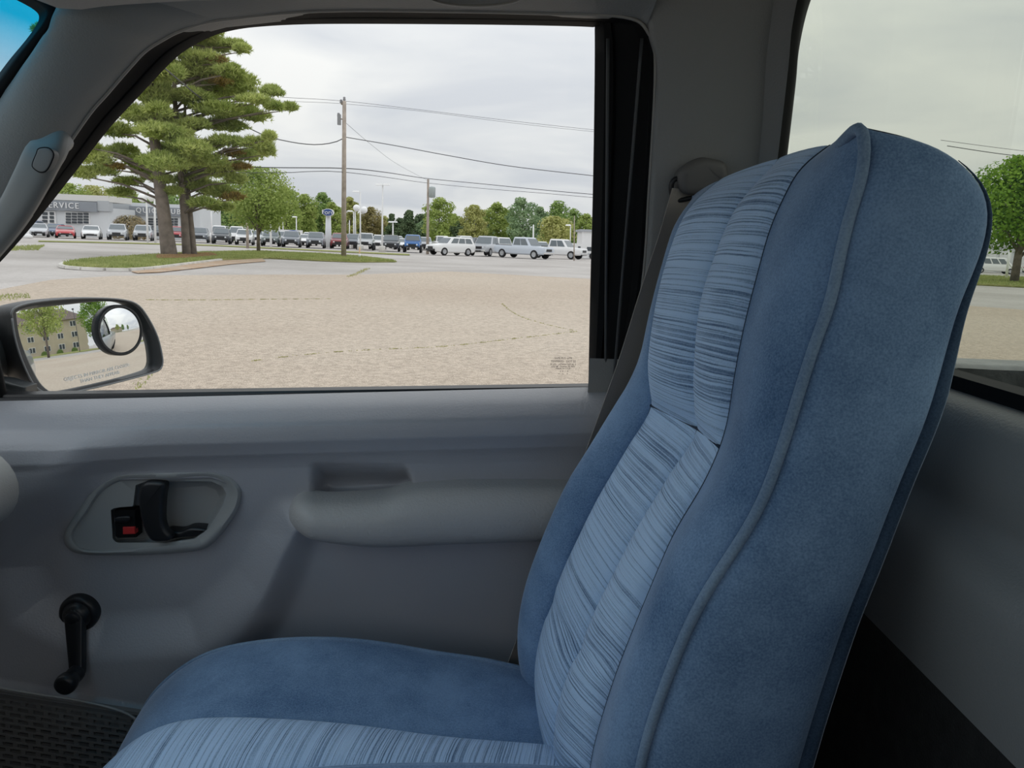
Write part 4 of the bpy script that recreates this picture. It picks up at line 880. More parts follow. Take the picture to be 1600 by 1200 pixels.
# ---- pines
PYt = G(265, 402)[1]; sc = PYt/F
def needles(name, pads, m, parent, per=1700, ln=.24):
    Vs = []
    for c_, r_ in pads:
        k = int(per*max(.35, min(1.6, (r_[0]*r_[2])/(1.6*.6)))); v = sph(k); v[:, 2] = np.where(v[:, 2] < -.25, -v[:, 2], v[:, 2]); p = c_+v*r_*RNG.uniform(.35, 1.05, (k, 1))
        # clump the tips
        cl = c_+sph(max(4, k//22))*r_*.95; j = RNG.integers(0, len(cl), k); w = RNG.uniform(.25, .85, (k, 1)); p = p*(1-w)+cl[j]*w
        for q_ in range(3):
            d = v*.6+RNG.normal(0, .55, (k, 3))+np.array([0, 0, .45]); d /= np.linalg.norm(d, axis=1)[:, None]; sd = np.cross(d, RNG.normal(0, 1, (k, 3))); sd /= np.linalg.norm(sd, axis=1)[:, None]
            L_ = (ln*RNG.uniform(.6, 1.2, k))[:, None]
            Vs.append(np.stack([p-sd*.03, p+sd*.03, p+d*L_], 1).reshape(-1, 3))
    V = np.vstack(Vs); return mk(name, V, np.arange(len(V)).reshape(-1, 3).tolist(), m, parent, smooth=False)
def pine(label, stems, pads_px, brown_px, extra, trunk_top):
    T = empty('pine_tree', tuple(G(*stems[0][0])), label, 'tree', 'pines on the grass island')
    for st in stems:
        y0_ = G(*st[0])[1]; P = [G(*st[0])]+[PY(x, y, y0_) for x, y in st[1:-1]]; rr_ = np.linspace(st[-1], st[-1]*.28, len(P)); rr_[0] *= 1.12
        MB().tube(cr_index(np.array(P), 4), np.interp(np.linspace(0, 1, 4*(len(P)-1)+1), np.linspace(0, 1, len(P)), rr_), 12).build('trunk', M_bark, T)
    y0_ = G(*stems[0][0])[1]; tr = np.array([PY(x, y, y0_) for x, y in stems[0][1:-1]]); zt = tr[:, 2]
    br = MB(); pads = []; bp_ = []
    def addpads(src, dst, dep):
        for cx, cy, rx, ry in src:
            dy = dep(cx); c_ = PY(cx, cy, y0_+dy); k_ = (y0_+dy)/F; dst.append((c_, np.array([rx*k_, rx*k_*.75, ry*k_])))
            z_ = c_[2]-.25*abs(c_[0]-np.interp(c_[2], zt, tr[:, 0]))-.2; s_ = np.array([np.interp(z_, zt, tr[:, 0]), y0_, max(2.2, z_)])
            br.tube([s_, s_*.5+c_*.5+(0, 0, .15), c_*.8+s_*.2, c_+(0, 0, -.1)], [.07, .05, .03, .012], 5)
    addpads(pads_px, pads, lambda x: RNG.uniform(-1.6, 1.6)); addpads([(x+RNG.normal(0, 14), y+RNG.normal(0, 9), rx*.7, ry*.9) for x, y, rx, ry in pads_px if y < 300 and RNG.random() < .55], pads, lambda x: RNG.uniform(-2.2, 2.2)); addpads(brown_px, bp_, lambda x: RNG.uniform(-1.2, .4))
    for _ in range(extra):           # boughs reaching away and toward the viewer
        z_ = RNG.uniform(3.6, trunk_top); a = RNG.choice([1, -1]); L_ = RNG.uniform(2.0, 4.2); xx = np.interp(z_, zt, tr[:, 0])+RNG.normal(0, 1.4)
        c_ = np.array([xx, y0_+a*L_, z_]); pads.append((c_, np.array([1.2, 1.4, .45]))); br.tube([(np.interp(z_, zt, tr[:, 0]), y0_, z_-.6), c_*.5+np.array([xx, y0_, z_])*.5, c_], [.06, .04, .012], 5)
    br.build('branches', M_bark, T); needles('foliage', pads, LF_pine, T)
    if bp_: needles('browning_foliage', bp_, LF_pineb, T, 500)
    return T
padsA = [(240, 150, 34, 20), (215, 180, 40, 14), (180, 205, 34, 13), (262, 185, 36, 13), (250, 115, 45, 16), (225, 85, 45, 15), (150, 60, 50, 14), (175, 120, 40, 14), (120, 150, 40, 12), (75, 50, 24, 8), (190, 238, 30, 12), (150, 250, 32, 11), (128, 272, 30, 10), (165, 268, 28, 9), (222, 255, 30, 11), (245, 278, 26, 8), (200, 285, 24, 7), (105, 225, 40, 12), (270, 45, 40, 14), (230, 20, 45, 14), (272, 75, 30, 10), (190, 302, 22, 7), (138, 232, 26, 8)]
padsB = [(335, 72, 34, 12), (366, 71, 20, 7), (315, 92, 40, 12), (300, 122, 52, 16), (360, 112, 26, 9), (352, 140, 58, 14), (300, 155, 40, 13), (425, 146, 19, 6), (400, 158, 34, 9), (428, 168, 16, 7), (340, 172, 46, 12), (392, 181, 34, 10), (300, 195, 30, 9), (350, 198, 40, 9), (310, 228, 40, 11), (355, 222, 30, 9), (398, 226, 30, 11), (418, 238, 14, 9), (385, 245, 32, 10), (262, 232, 30, 10), (318, 252, 44, 12), (282, 262, 28, 9), (350, 268, 32, 11), (300, 282, 30, 10), (338, 300, 34, 12), (368, 282, 20, 8), (318, 318, 26, 8), (270, 300, 16, 6), (345, 325, 24, 7), (322, 60, 20, 9), (300, 30, 40, 14)]
pine('tall leaning pine with a single thick trunk on the island', [[(265, 402), (258, 350), (249, 280), (243, 230), (236, 180), (232, 120), (230, 60), (228, 0), .36]], padsA, [(178, 262, 18, 5)], 7, 11)
pine('twin-stemmed pine to the right of the thick-trunked one', [[(292, 402), (288, 340), (284, 290), (281, 240), (275, 180), (272, 120), (272, 60), (272, 20), .20], [(303, 402), (298, 345), (293, 290), (290, 240), (289, 180), (290, 120), .16]], padsB, [(345, 128, 22, 6), (365, 240, 18, 6), (378, 262, 16, 6), (362, 310, 24, 8), (340, 96, 14, 5)], 7, 11)

# ================================================================== POLES, LAMPS AND WIRES
def up_pole(label, base, top, r, m, name='utility_pole', cat='pole', Y=None, group=None):
    p = G(*base) if Y is None else PY(*base, Y); p = np.array([p[0], p[1], 0]); t = PY(*top, p[1]); T = empty(name, tuple(p), label, cat, group)
    MB().tube([p, p*.5+t*.5, t], [r, r*.85, r*.7], 10).build('shaft', m, T); return T, p, t
T, p1, t1 = up_pole('tall wooden utility pole in the middle of the window view', (537, 403), (538, 158), .17, M_wood)
def onp(x, y, dy=0): return PY(x, y, p1[1]+dy)
MB().tube([onp(533, 163), onp(538, 160), onp(540, 160)], .06, 6).build('crossarm', M_wood, T)
for x, y in ((533, 161), (538, 157), (530, 186), (529, 182)): MB().lathe(onp(x, y), (0, 0, 1), [(.08, 0), (.1, .06), (.06, .12), (.09, .16), (.05, .22)], 8).build('insulator', mat('grey_insulator', (.3, .3, .32), .4), T)
b = MB(); b.box(tuple(onp(530, 190)-np.array([.1, .1, .2])), tuple(onp(530, 184)+np.array([.1, .1, .2]))); b.build('cutout_switch', mat('grey_insulator', (0, 0, 0)), T, smooth=False)
MB().tube([onp(530, 186), onp(538, 186)], .04, 6).build('bracket', M_wood, T)
T2_, p2, t2 = up_pole('thin wooden utility pole carrying a grey transformer', (668, 397), (669, 280), .15, M_wood, Y=75)
MB().lathe(PY(675, 309, 74.6), (0, 0, 1), [(.2, 0), (.32, .05), (.33, .9), (.28, 1.0), (.1, 1.05)], 16).build('transformer', mat('grey_transformer', (.38, .42, .42), .5), T2_)
for zz in (.25, .75):
    MB().tube([PY(675, 309, 74.6)+(0, 0, zz), PY(669, 309, 75)+(0, 0, zz)], .05, 6).build('bracket', M_wood, T2_)
up_pole('short bare wooden post by the young tree', (387, 388), (386, 335), .13, M_wood, 'wooden_post', 'post')
def wire(label, pts, r=.022):
    P = cr_spline(np.array([PY(x, y, Y) for x, y, Y in pts]), 40); tag(MB().tube(P, r, 5).build('power_line', M_wire), label, 'cable', 'overhead lines')
y1_ = p1[1]
wire('drooping service cable from the pines to the tall pole', [(255, 105, 34), (330, 165, 40), (405, 208, 46), (450, 221, 49), (490, 226, 50), (520, 223, y1_), (537, 216, y1_)], .03)
wire('heavy cable sloping right from the tall pole', [(538, 214, y1_), (620, 228, 53), (700, 243, 54), (800, 260, 55), (930, 275, 56), (1020, 285, 57)], .026)
wire('upper of the paired lines at the red band of the tall pole', [(240, 258, 46), (330, 260, 48), (440, 262, 50), (537, 263, y1_), (600, 269, 58), (668, 279, 75), (760, 288, 72), (850, 297, 70), (930, 304, 68), (1020, 311, 66)], .03)
wire('lower of the paired lines at the red band of the tall pole', [(300, 270, 47), (440, 270, 50), (537, 269, y1_), (668, 286, 75), (760, 295, 72), (850, 302, 70), (930, 309, 68), (1020, 316, 66)], .02)
wire('topmost faint line from the tip of the tall pole', [(440, 152, 48), (538, 158, y1_), (660, 172, 54), (800, 189, 56), (930, 203, 58), (1020, 211, 60)], .012)
wire('second faint line below the topmost one', [(440, 158, 48), (533, 162, y1_), (660, 174, 54), (800, 192, 56), (930, 206, 58), (1020, 214, 60)], .010)
wire('faint line dropping from the tall pole to the trees', [(538, 190, y1_), (580, 226, 65), (620, 256, 85), (668, 282, 110)], .012)
wire('thin line across the back window above the maple', [(1480, 228, 60), (1560, 240, 62), (1660, 252, 64)], .03)
wire('fine line just above it across the back window', [(1470, 219, 60), (1560, 231, 62), (1660, 243, 64)], .018)
def lamp(label, base, top, r=.09, heads=(), Y=None, m=M_lampw, globes=(), name='lamp_post', plinth=True):
    T, p, t = up_pole(label, base, top, r, m, name, 'lamp post', Y, 'lamp posts of the car lot'); Y_ = p[1]
    if plinth: MB().lathe(p, (0, 0, 1), [(.34, 0), (.34, .5), (.28, .6)], 12).build('plinth', M_conc, T)
    for x, y in heads:
        q = PY(x, y, Y_); MB().tube([t, q*.5+t*.5+(0, 0, .1), q], .04, 6).build('arm', m, T)
        h_ = MB(); h_.hull([q+(-.35, -.2, -.06), q+(.35, -.2, -.06), q+(.35, .2, -.06), q+(-.35, .2, -.06)], [q+(-.28, -.14, .1), q+(.28, -.14, .1), q+(.28, .14, .1), q+(-.28, .14, .1)]); h_.build('lamp_head', M_globe, T, smooth=False)
    for x, y in globes:
        q = PY(x, y, Y_); s_ = .42; MB().lathe(q, (0, 0, 1), [(.02*s_, -s_), (.5*s_, -.86*s_), (.87*s_, -.5*s_), (s_, 0), (.87*s_, .5*s_), (.5*s_, .86*s_), (.02*s_, s_)], 14).build('globe', M_globe, T)
        MB().tube([PY((x+base[0])/2, y+6, Y_), q+(0, 0, -s_)], .04, 5).build('arm', m, T)
    return T
lamp('white lamp post with two globes left of the thick pine', (231, 379), (228, 289), .10, globes=((222, 309), (237, 308)), plinth=False)
lamp('plain white post touching the thick pine trunk', (243, 379.5), (241, 303), .11, plinth=False)
lamp('white post in front of the dark green car', (423.5, 386), (422, 321), .12, plinth=False)
lamp('short white post right of the twin pine', (331, 366), (330, 327), .10, Y=95)
lamp('slim grey lamp post, first of the short ones behind the lot', (430, 360), (430, 337), .08, Y=120, plinth=False)
lamp('slim white lamp post, second of the short ones behind the lot', (436.5, 360), (436, 336), .12, Y=118, plinth=False)
lamp('short lamp post with a flat arm left of the white box van', (443, 360), (441.5, 340), .09, ((439, 340),), 116, plinth=False)
lamp('short lamp post with a flat arm above the white box van', (463, 360), (463, 339), .10, ((460.5, 339),), 116, plinth=False)
lamp('tall street lamp with a bright head right of the tall pole', (563, 391), (563, 300), .09, ((556.5, 299.5),))
lamp('white lamp post with a single globe beside the tall pole', (556, 372), (555, 330), .09, globes=((557, 325), (569, 328)), Y=95)
lamp('pair mate of the globe post with a flat head', (553, 372), (552.5, 331), .09, ((547, 330),), 97)
lamp('thin post just right of the tall utility pole', (546, 372), (546, 344), .07, Y=100, plinth=False)
lamp('very tall thin light mast with a short crossbar', (597, 393.5), (598, 289), .10, ((592, 288.5), (604, 288.5)))
lamp('short white post left of the broad dark conifer', (614, 374), (614, 347), .11, ((611, 347), (617, 347)), 100, plinth=False)
lamp('white post above the pale blue pickup', (833.5, 385), (833.5, 351), .11, Y=90, plinth=False)
lamp('slim white post left of the trailers', (891.5, 385), (891.5, 352), .07, ((888, 352),), 95, plinth=False)
lamp('thin grey mast left of the white trailer', (897, 406), (897.5, 337), .06, Y=72, plinth=False, m=M_wood)
T, p, t = up_pole('white low bollard post at the left end of the lot', (43, 372), (43, 357), .2, M_lampw, 'bollard', 'bollard')
MB().lathe(p, (0, 0, 1), [(.45, 0), (.45, .25), (.22, .4)], 12).build('foot', M_lampw, T)
T, p, t = up_pole('orange and white marker stake in the island grass', (561.5, 405), (562, 386), .05, mat('marker_orange', (.75, .5, .3), .6), 'marker_stake', 'stake')
b = MB(); b.lathe(PY(561.6, 399, p[1]), (0, 0, 1), [(.08, -.1), (.08, .1)], 8); b.build('band', M_white, T)
# oval dealer sign
T, ps, ts = up_pole('white pole with a blue oval dealer sign', (513, 372), (513, 338), .42, mat('sign_pole_white', (.72, .74, .76), .5), 'oval_sign', 'sign', 92)
oc = PY(513, 332, 91.5); k_ = 91.5/F
def oval(c_, a_, b2, Y0, Y1, nm, m_):
    r1 = [(c_[0]+a_*math.cos(t), Y0, c_[2]+b2*math.sin(t)) for t in np.linspace(0, 2*math.pi, 40, endpoint=False)]; r2 = [(x, Y1, z) for x, y, z in r1]
    return MB().hull(r1, r2).build(nm, m_, T, angle=40)
oval(oc, 8.2*k_, 5.6*k_, 91.3, 91.8, 'sign_rim', M_white); oval(oc, 7.3*k_, 4.8*k_, 91.24, 91.3, 'sign_face', mat('sign_blue', (.03, .08, .28), .35))
text_mesh('sign_script', 'Ford', oc+np.array([0, -.3, -.22]), (1, 0, 0), (0, 0, 1), .75, M_white, T, .02)

# ================================================================== BUILDINGS
M_wallw = mat('white_metal_cladding', (.66, .68, .70), .6, noise=(.3, .05)); M_band = mat('grey_fascia_band', (.27, .29, .32), .6); M_door_gl = mat('garage_glass_dark', (.06, .07, .08), .2)
M_rooft = mat('pale_roof_edge', (.70, .69, .66), .7)
def facade(T, Y):
    def box(nm, x0, y0, x1, y1, m, f=0.0, d=.3, par=None):
        a_ = PY((x0+x1)/2, (y0+y1)/2, Y); A = PY(x0, (y0+y1)/2, Y)[0]; B = PY(x1, (y0+y1)/2, Y)[0]; zt_ = PY((x0+x1)/2, y0, Y)[2]; zb_ = max(0, PY((x0+x1)/2, y1, Y)[2])
        q = MB(); q.box((A, Y-f, zb_), (B, Y-f+d, zt_)); return q.build(nm, m, par or T, smooth=False)
    return box
YS = 99
SV = empty('service_building', tuple(PY(120, 370, YS)*np.array([1, 1, 0])), 'white dealership building with a grey band lettered SERVICE', 'building'); bx_ = facade(SV, YS)
bx_('wall', 30, 322, 172, 395, M_wallw, 0, 7); bx_('roof_edge', 60, 304, 172, 313.5, M_rooft, .2, 6); bx_('fascia', 40, 313.5, 154, 329, M_band, .5, 1); bx_('corner_panel', 154, 314, 172, 330, mat('fascia_light', (.45, .47, .49), .6), .3, 1)
gd = bx_('garage_door', 103, 331, 141, 350, M_white, .15, .2)
for r in range(4):
    for c_ in range(4): bx_('pane', 104.2+c_*9.2, 332.6+r*4.4, 112+c_*9.2, 336+r*4.4, M_door_gl, .22, .1, gd)
dd = bx_('entrance', 66, 330, 88, 349, M_white, .15, .2)
for r in range(3):
    for c_ in range(2): bx_('pane', 67.5+c_*11.5, 331.5+r*6, 75.5+c_*10, 336+r*6, M_door_gl, .22, .1, dd)
pt = PY(96, 325, YS-.62); text_mesh('lettering', 'SERVICE', pt, (1, 0, 0), (0, 0, 1), 1.0, M_white, SV, .05, spacing=1.25)
YQ = 107
QL = empty('quick_lube_building', tuple(PY(255, 370, YQ)*np.array([1, 1, 0])), 'lower grey building lettered QUICK LUBE behind the pine trunks', 'building'); bx_ = facade(QL, YQ)
bx_('wall', 168, 318, 313, 400, M_wallw, 0, 8); bx_('fascia', 204, 324, 300, 337, M_band, .4, .8); bx_('fascia', 170, 318, 204, 331, mat('fascia_light', (0, 0, 0)), .2, .6)
for x0, x1 in ((232, 249), (266, 279)):
    gd = bx_('garage_door', x0-1, 340, x1+1, 357, M_white, .1, .2)
    for r in range(4):
        for c_ in range(2): bx_('pane', x0+c_*(x1-x0)/2+.6, 341+r*4, x0+(c_+1)*(x1-x0)/2-.6, 344+r*4, M_door_gl, .2, .15, gd)
bx_('downpipe', 292, 338, 294, 400, M_band, .1, .15)
text_mesh('lettering', 'QUICK LUBE', PY(251, 333.5, YQ-.5), (1, 0, 0), (0, 0, 1), .95, M_white, QL, .05, spacing=1.3)
# trailers at the right edge of the window
TR = empty('travel_trailer', tuple(PY(907, 395, 86)*np.array([1, 1, 0])), 'white travel trailer at the right edge of the side window', 'trailer'); bx_ = facade(TR, 86)
bx_('body', 889, 381, 950, 404, M_white, 0, 2.4); bx_('window', 917, 386, 924, 392, M_door_gl, .04, .1); bx_('window', 903, 385, 907, 391, M_door_gl, .04, .1); bx_('stripe', 889, 396, 950, 398, mat('stripe_grey', (.4, .42, .45), .5), .03, .1)
for x in (905, 925): MB().lathe(PY(x, 405, 86)*np.array([1, 1, 0])+(0, 0, .34), (0, 1, 0), [(.34, -.1), (.34, .15), (.2, .16)], 16).build('wheel', M_tyre, TR)
WB = empty('white_shed', tuple(PY(925, 380, 100)*np.array([1, 1, 0])), 'plain white shed rising behind the travel trailer', 'building'); bx_ = facade(WB, 100)
bx_('wall', 908, 362, 975, 420, M_white, 0, 6); bx_('roof', 906.5, 359.5, 977, 363, mat('stripe_grey', (0, 0, 0)), .2, 6.4)
# long white building through the back window
LB = empty('storage_building', tuple(PY(1560, 400, 112)*np.array([1, 1, 0])), 'long white building with garage doors behind the parked van', 'building'); bx_ = facade(LB, 112)
bx_('wall', 1440, 384, 1700, 460, M_wallw, 0, 10); bx_('roof', 1438, 379, 1702, 386, mat('roof_grey', (.5, .51, .52), .6), .4, 10)
for x0 in (1500, 1536, 1560, 1584):
    gd = bx_('garage_door', x0, 391+.0*x0, x0+18, 425, M_white, .12, .2)
    for r in range(4): bx_('panel', x0+1, 392+r*7, x0+17, 397.6+r*7, mat('garage_panel_white', (.74, .75, .76), .55), .18, .1, gd)
gs = [G(x, y) for x, y in [(1440, 428.5), (1720, 440), (1720, 455), (1600, 449.5), (1440, 441)]]
o = MB().hull([(p[0], p[1], 0) for p in gs], [(p[0], p[1], .10) for p in gs]).build('grass_strip', M_grass, smooth=False); o['kind'] = 'structure'
blades('grass_blades', gs, 26000, .16, M_blade, o, .10, .04)['kind'] = 'stuff'
for bp, tp, lab in (((1572, 437), (1577, 392), 'white sign post left of the maple trunk'), ((1589, 438), (1594, 395), 'white sign post right of the maple trunk')):
    T, p, t = up_pole(lab, bp, tp, .12, M_lampw, 'sign_post', 'post')
    MB().tube([t*.6+p*.4, t*.6+p*.4+(1.2, 0, -1.2)], .06, 6).build('brace', M_lampw, T)

# ================================================================== VEHICLES
def paint(nm, c_): return mat('car_paint_'+nm, c_, .28, coat=.7)
PT = {'silver': (.50, .52, .55), 'white': (.80, .80, .80), 'red': (.48, .03, .04), 'grey': (.20, .22, .25), 'dark': (.06, .065, .075), 'maroon': (.30, .05, .06), 'blue': (.04, .17, .48), 'navy': (.07, .11, .20), 'ice': (.55, .60, .67), 'greygreen': (.17, .20, .20), 'pearl': (.70, .72, .74)}
KINDS = {
 'sedan': dict(L=4.7, W=1.82, H=1.45, wr=.33, wb=1.40, st=[(2.35, .72, .38, .62), (2.28, .86, .25, .70), (1.7, .97, .2, .86), (.95, 1, .19, .95), (0, 1, .19, .97), (-1.2, 1, .19, .99), (-1.9, .97, .22, 1.02), (-2.25, .88, .3, .98), (-2.35, .8, .45, .85)], base=(1.0, -1.85), roof=(.25, -1.05), bz=.94),
 'coupe': dict(L=4.6, W=1.88, H=1.32, wr=.34, wb=1.38, st=[(2.3, .75, .35, .58), (2.22, .88, .24, .68), (1.6, .98, .2, .84), (.7, 1, .19, .92), (-.3, 1, .19, .94), (-1.3, 1, .19, .96), (-1.9, .97, .22, .98), (-2.2, .9, .3, .95), (-2.3, .82, .45, .85)], base=(.75, -1.75), roof=(.05, -.75), bz=.90),
 'suv': dict(L=4.75, W=1.92, H=1.74, wr=.37, wb=1.40, st=[(2.38, .80, .45, .86), (2.3, .90, .32, .96), (1.75, .98, .26, 1.06), (1.0, 1, .25, 1.12), (0, 1, .25, 1.14), (-1.4, 1, .25, 1.15), (-2.1, .98, .3, 1.15), (-2.33, .92, .4, 1.1), (-2.38, .88, .55, .95)], base=(1.05, -2.3), roof=(.42, -2.0), bz=1.08),
 'jeep': dict(L=4.4, W=1.88, H=1.85, wr=.41, wb=1.45, st=[(2.2, .80, .55, .95), (2.15, .82, .5, 1.08), (1.5, .86, .45, 1.15), (.95, .92, .42, 1.18), (0, .94, .42, 1.18), (-1.4, .94, .42, 1.18), (-2.0, .94, .42, 1.18), (-2.15, .92, .5, 1.15)], base=(.85, -2.1), roof=(.62, -2.05), bz=1.15),
 'pickup': dict(L=5.9, W=2.04, H=2.0, wr=.42, wb=1.9, st=[(2.95, .86, .5, 1.0), (2.88, .93, .42, 1.12), (2.2, .98, .38, 1.17), (1.45, 1, .36, 1.2), (.5, 1, .36, 1.2), (-.8, 1, .36, 1.2), (-1.0, 1, .38, 1.2), (-2.6, 1, .42, 1.22), (-2.9, .97, .5, 1.21), (-2.95, .95, .6, 1.1)], base=(1.5, -.85), roof=(.85, -.68), bz=1.14),
 'van': dict(L=5.7, W=2.02, H=2.1, wr=.37, wb=1.75, st=[(2.85, .80, .45, .85), (2.75, .92, .34, 1.0), (2.3, .98, .3, 1.12), (1.6, 1, .3, 1.2), (0, 1, .3, 1.22), (-2.0, 1, .3, 1.22), (-2.75, .99, .34, 1.22), (-2.85, .96, .45, 1.15)], base=(2.0, -2.82), roof=(1.15, -2.75), bz=1.15)}
PROTO = {}
def car_parts(kind):
    d = KINDS[kind]; hw = d['W']/2; parts = []; bd = MB()
    rws = []
    for x, w, zl, zh in d['st']:
        h_ = hw*w; zm = zl+(zh-zl)*.55; half = [(h_*.86, zl), (h_*.98, zl+.10), (h_, zm), (h_*.985, zh-.12), (h_*.93, zh-.03), (h_*.70, zh), (0, zh+.02)]
        ring_ = [(x, -y, z) for y, z in half]+[(x, y, z) for y, z in half[::-1][1:]]; rws.append(ring_)
    bd.grid(np.array(rws)); n_ = len(rws[0]); bd.add(rws[0], [tuple(range(n_))]); bd.add(rws[-1], [tuple(range(n_))[::-1]])
    (bf, bb), (rf, rb_), bz_, H = d['base'], d['roof'], d['bz'], d['H']; wb_, wt = hw*.94, hw*.76
    base = [(bf, -wb_*.9, bz_), (bf-.12, -wb_, bz_), (bb+.1, -wb_, bz_), (bb, -wb_*.9, bz_), (bb, wb_*.9, bz_), (bb+.1, wb_, bz_), (bf-.12, wb_, bz_), (bf, wb_*.9, bz_)]
    roof = [(rf, -wt*.9, H-.05), (rf-.12, -wt, H-.06), (rb_+.1, -wt, H-.06), (rb_, -wt*.9, H-.05), (rb_, wt*.9, H-.05), (rb_+.1, wt, H-.06), (rf-.12, wt, H-.06), (rf, wt*.9, H-.05)]
    bd.hull(base, roof); bd.hull(roof, [(x*.93+(rf+rb_)*.035, y*.85, H) for x, y, z in roof])
    parts.append(('body', bd, 'paint'))
    def quad(nm, pts, off):
        P = np.array(pts); nr = np.cross(P[1]-P[0], P[3]-P[0]); nr /= np.linalg.norm(nr); q = MB(); q.hull(P+nr*-.02, P+nr*off); parts.append((nm, q, M_carglass))
    def L_(a_, b2, t): return tuple(np.array(a_)*(1-t)+np.array(b2)*t)
    B = [np.array(p) for p in base]; Rf = [np.array(p) for p in roof]
    quad('windshield', [L_(B[0], Rf[0], .12), L_(B[7], Rf[7], .12), L_(B[7], Rf[7], .90), L_(B[0], Rf[0], .90)], .02)
    quad('rear_window', [L_(B[4], Rf[4], .15), L_(B[3], Rf[3], .15), L_(B[3], Rf[3], .88), L_(B[4], Rf[4], .88)], .02)
    nw = {'sedan': 2, 'coupe': 1, 'suv': 3, 'jeep': 3, 'pickup': 2, 'van': 4}[kind]
    for s_ in (1, -1):
        b0, b1, r0_, r1_ = (B[6], B[5], Rf[6], Rf[5]) if s_ > 0 else (B[1], B[2], Rf[1], Rf[2])
        for k in range(nw):
            a0, a1 = .05+k*.9/nw+.02, .05+(k+1)*.9/nw-.02
            lo0, lo1, hi0, hi1 = L_(b0, b1, a0), L_(b0, b1, a1), L_(r0_, r1_, a0), L_(r0_, r1_, a1)
            p = [L_(lo0, hi0, .14), L_(lo1, hi1, .14), L_(lo1, hi1, .88), L_(lo0, hi0, .88)]
            quad('side_window', p if s_ < 0 else p[::-1], .015)
    x0, w0, zl0, zh0 = d['st'][0]; x1, w1, zl1, zh1 = d['st'][1]
    for s_ in (1, -1):
        q = MB(); q.hull([(x0-.12, s_*hw*w0*.58, zh0-.17), (x0-.2, s_*hw*w1*.99, zh0-.15), (x0-.2, s_*hw*w1*.98, zh0-.01), (x0-.1, s_*hw*w0*.6, zh0-.03)], [(x0+.03, s_*hw*w0*.55, zh0-.17), (x0-.03, s_*hw*w0*.97, zh0-.15), (x0-.03, s_*hw*w0*.97, zh0-.02), (x0+.02, s_*hw*w0*.55, zh0-.04)]); parts.append(('headlight', q, M_headlamp))
        q = MB(); xe = d['st'][-1][0]; q.box((xe-.02, s_*hw*.7-.1, .78), (xe+.1, s_*hw*.7+.1, 1.0)); parts.append(('tail_light', q, M_red))
    q = MB(); gh = .22 if kind in ('pickup', 'suv', 'van', 'jeep') else .16; q.box((x0-.05, -hw*w0*.52, zh0-.06-gh), (x0+.03, hw*w0*.52, zh0-.06)); parts.append(('grille', q, M_grille))
    q = MB(); q.box((x0-.1, -hw*w0*.95, zl0-.02), (x0+.06, hw*w0*.95, zl0+.14)); parts.append(('bumper', q, M_grille if kind != 'pickup' else M_chrome))
    if kind == 'pickup':
        q = MB(); q.box((-2.8, -hw*.86, 1.19), (-.95, hw*.86, 1.245)); parts.append(('bed_cover', q, M_grille))
    wr = d['wr']
    for xw in (d['wb'], -d['wb']):
        for s_ in (1, -1):
            q = MB(); q.lathe((xw, s_*(hw-.20), wr), (0, s_, 0), [(wr*.95, 0), (wr, .03), (wr, .19), (wr*.94, .215), (wr*.68, .215), (wr*.64, .19)], 18); parts.append(('wheel', q, M_tyre))
            q = MB(); q.lathe((xw, s_*(hw-.20), wr), (0, s_, 0), [(wr*.64, .16), (wr*.6, .21), (wr*.2, .19), (wr*.12, .215)], 12); parts.append(('hub', q, M_rim))
    return parts
BODYCACHE = {}
def car(kind, color, base, rz, label, sc_=1.0, Y=None, group='cars on the dealer lot', clutter=None):
    if kind not in PROTO:
        pl = []
        for nm, q, m_ in car_parts(kind):
            me = bpy.data.meshes.new(kind+'_'+nm); me.from_pydata(q.V, [], q.F)
            bm = bmesh.new(); bm.from_mesh(me); bmesh.ops.recalc_face_normals(bm, faces=bm.faces); bm.to_mesh(me); bm.free()
            me.polygons.foreach_set('use_smooth', [True]*len(me.polygons)); me.set_sharp_from_angle(angle=math.radians(38))
            if m_ != 'paint': me.materials.append(m_)
            pl.append((nm, me))
        PROTO[kind] = pl
    p = G(*base) if Y is None else PY(*base, Y); names = {'sedan': 'sedan_car', 'coupe': 'coupe_car', 'suv': 'sport_utility_car', 'jeep': 'off_road_car', 'pickup': 'pickup_truck', 'van': 'passenger_van'}
    T = empty(names[kind], (p[0], p[1], 0), label, 'truck' if kind == 'pickup' else 'van' if kind == 'van' else 'car', group, rz=rz); T.scale = (sc_,)*3
    last = None
    for nm, me in PROTO[kind]:
        if nm == 'body':
            if (kind, color) not in BODYCACHE:
                b2 = me.copy(); b2.materials.append(paint(color, PT[color])); BODYCACHE[(kind, color)] = b2
            me = BODYCACHE[(kind, color)]
        o = bpy.data.objects.new(nm, me); COL.objects.link(o); o.parent = last if nm == 'hub' else T
        if nm == 'wheel': last = o
    return T
R_ = math.radians
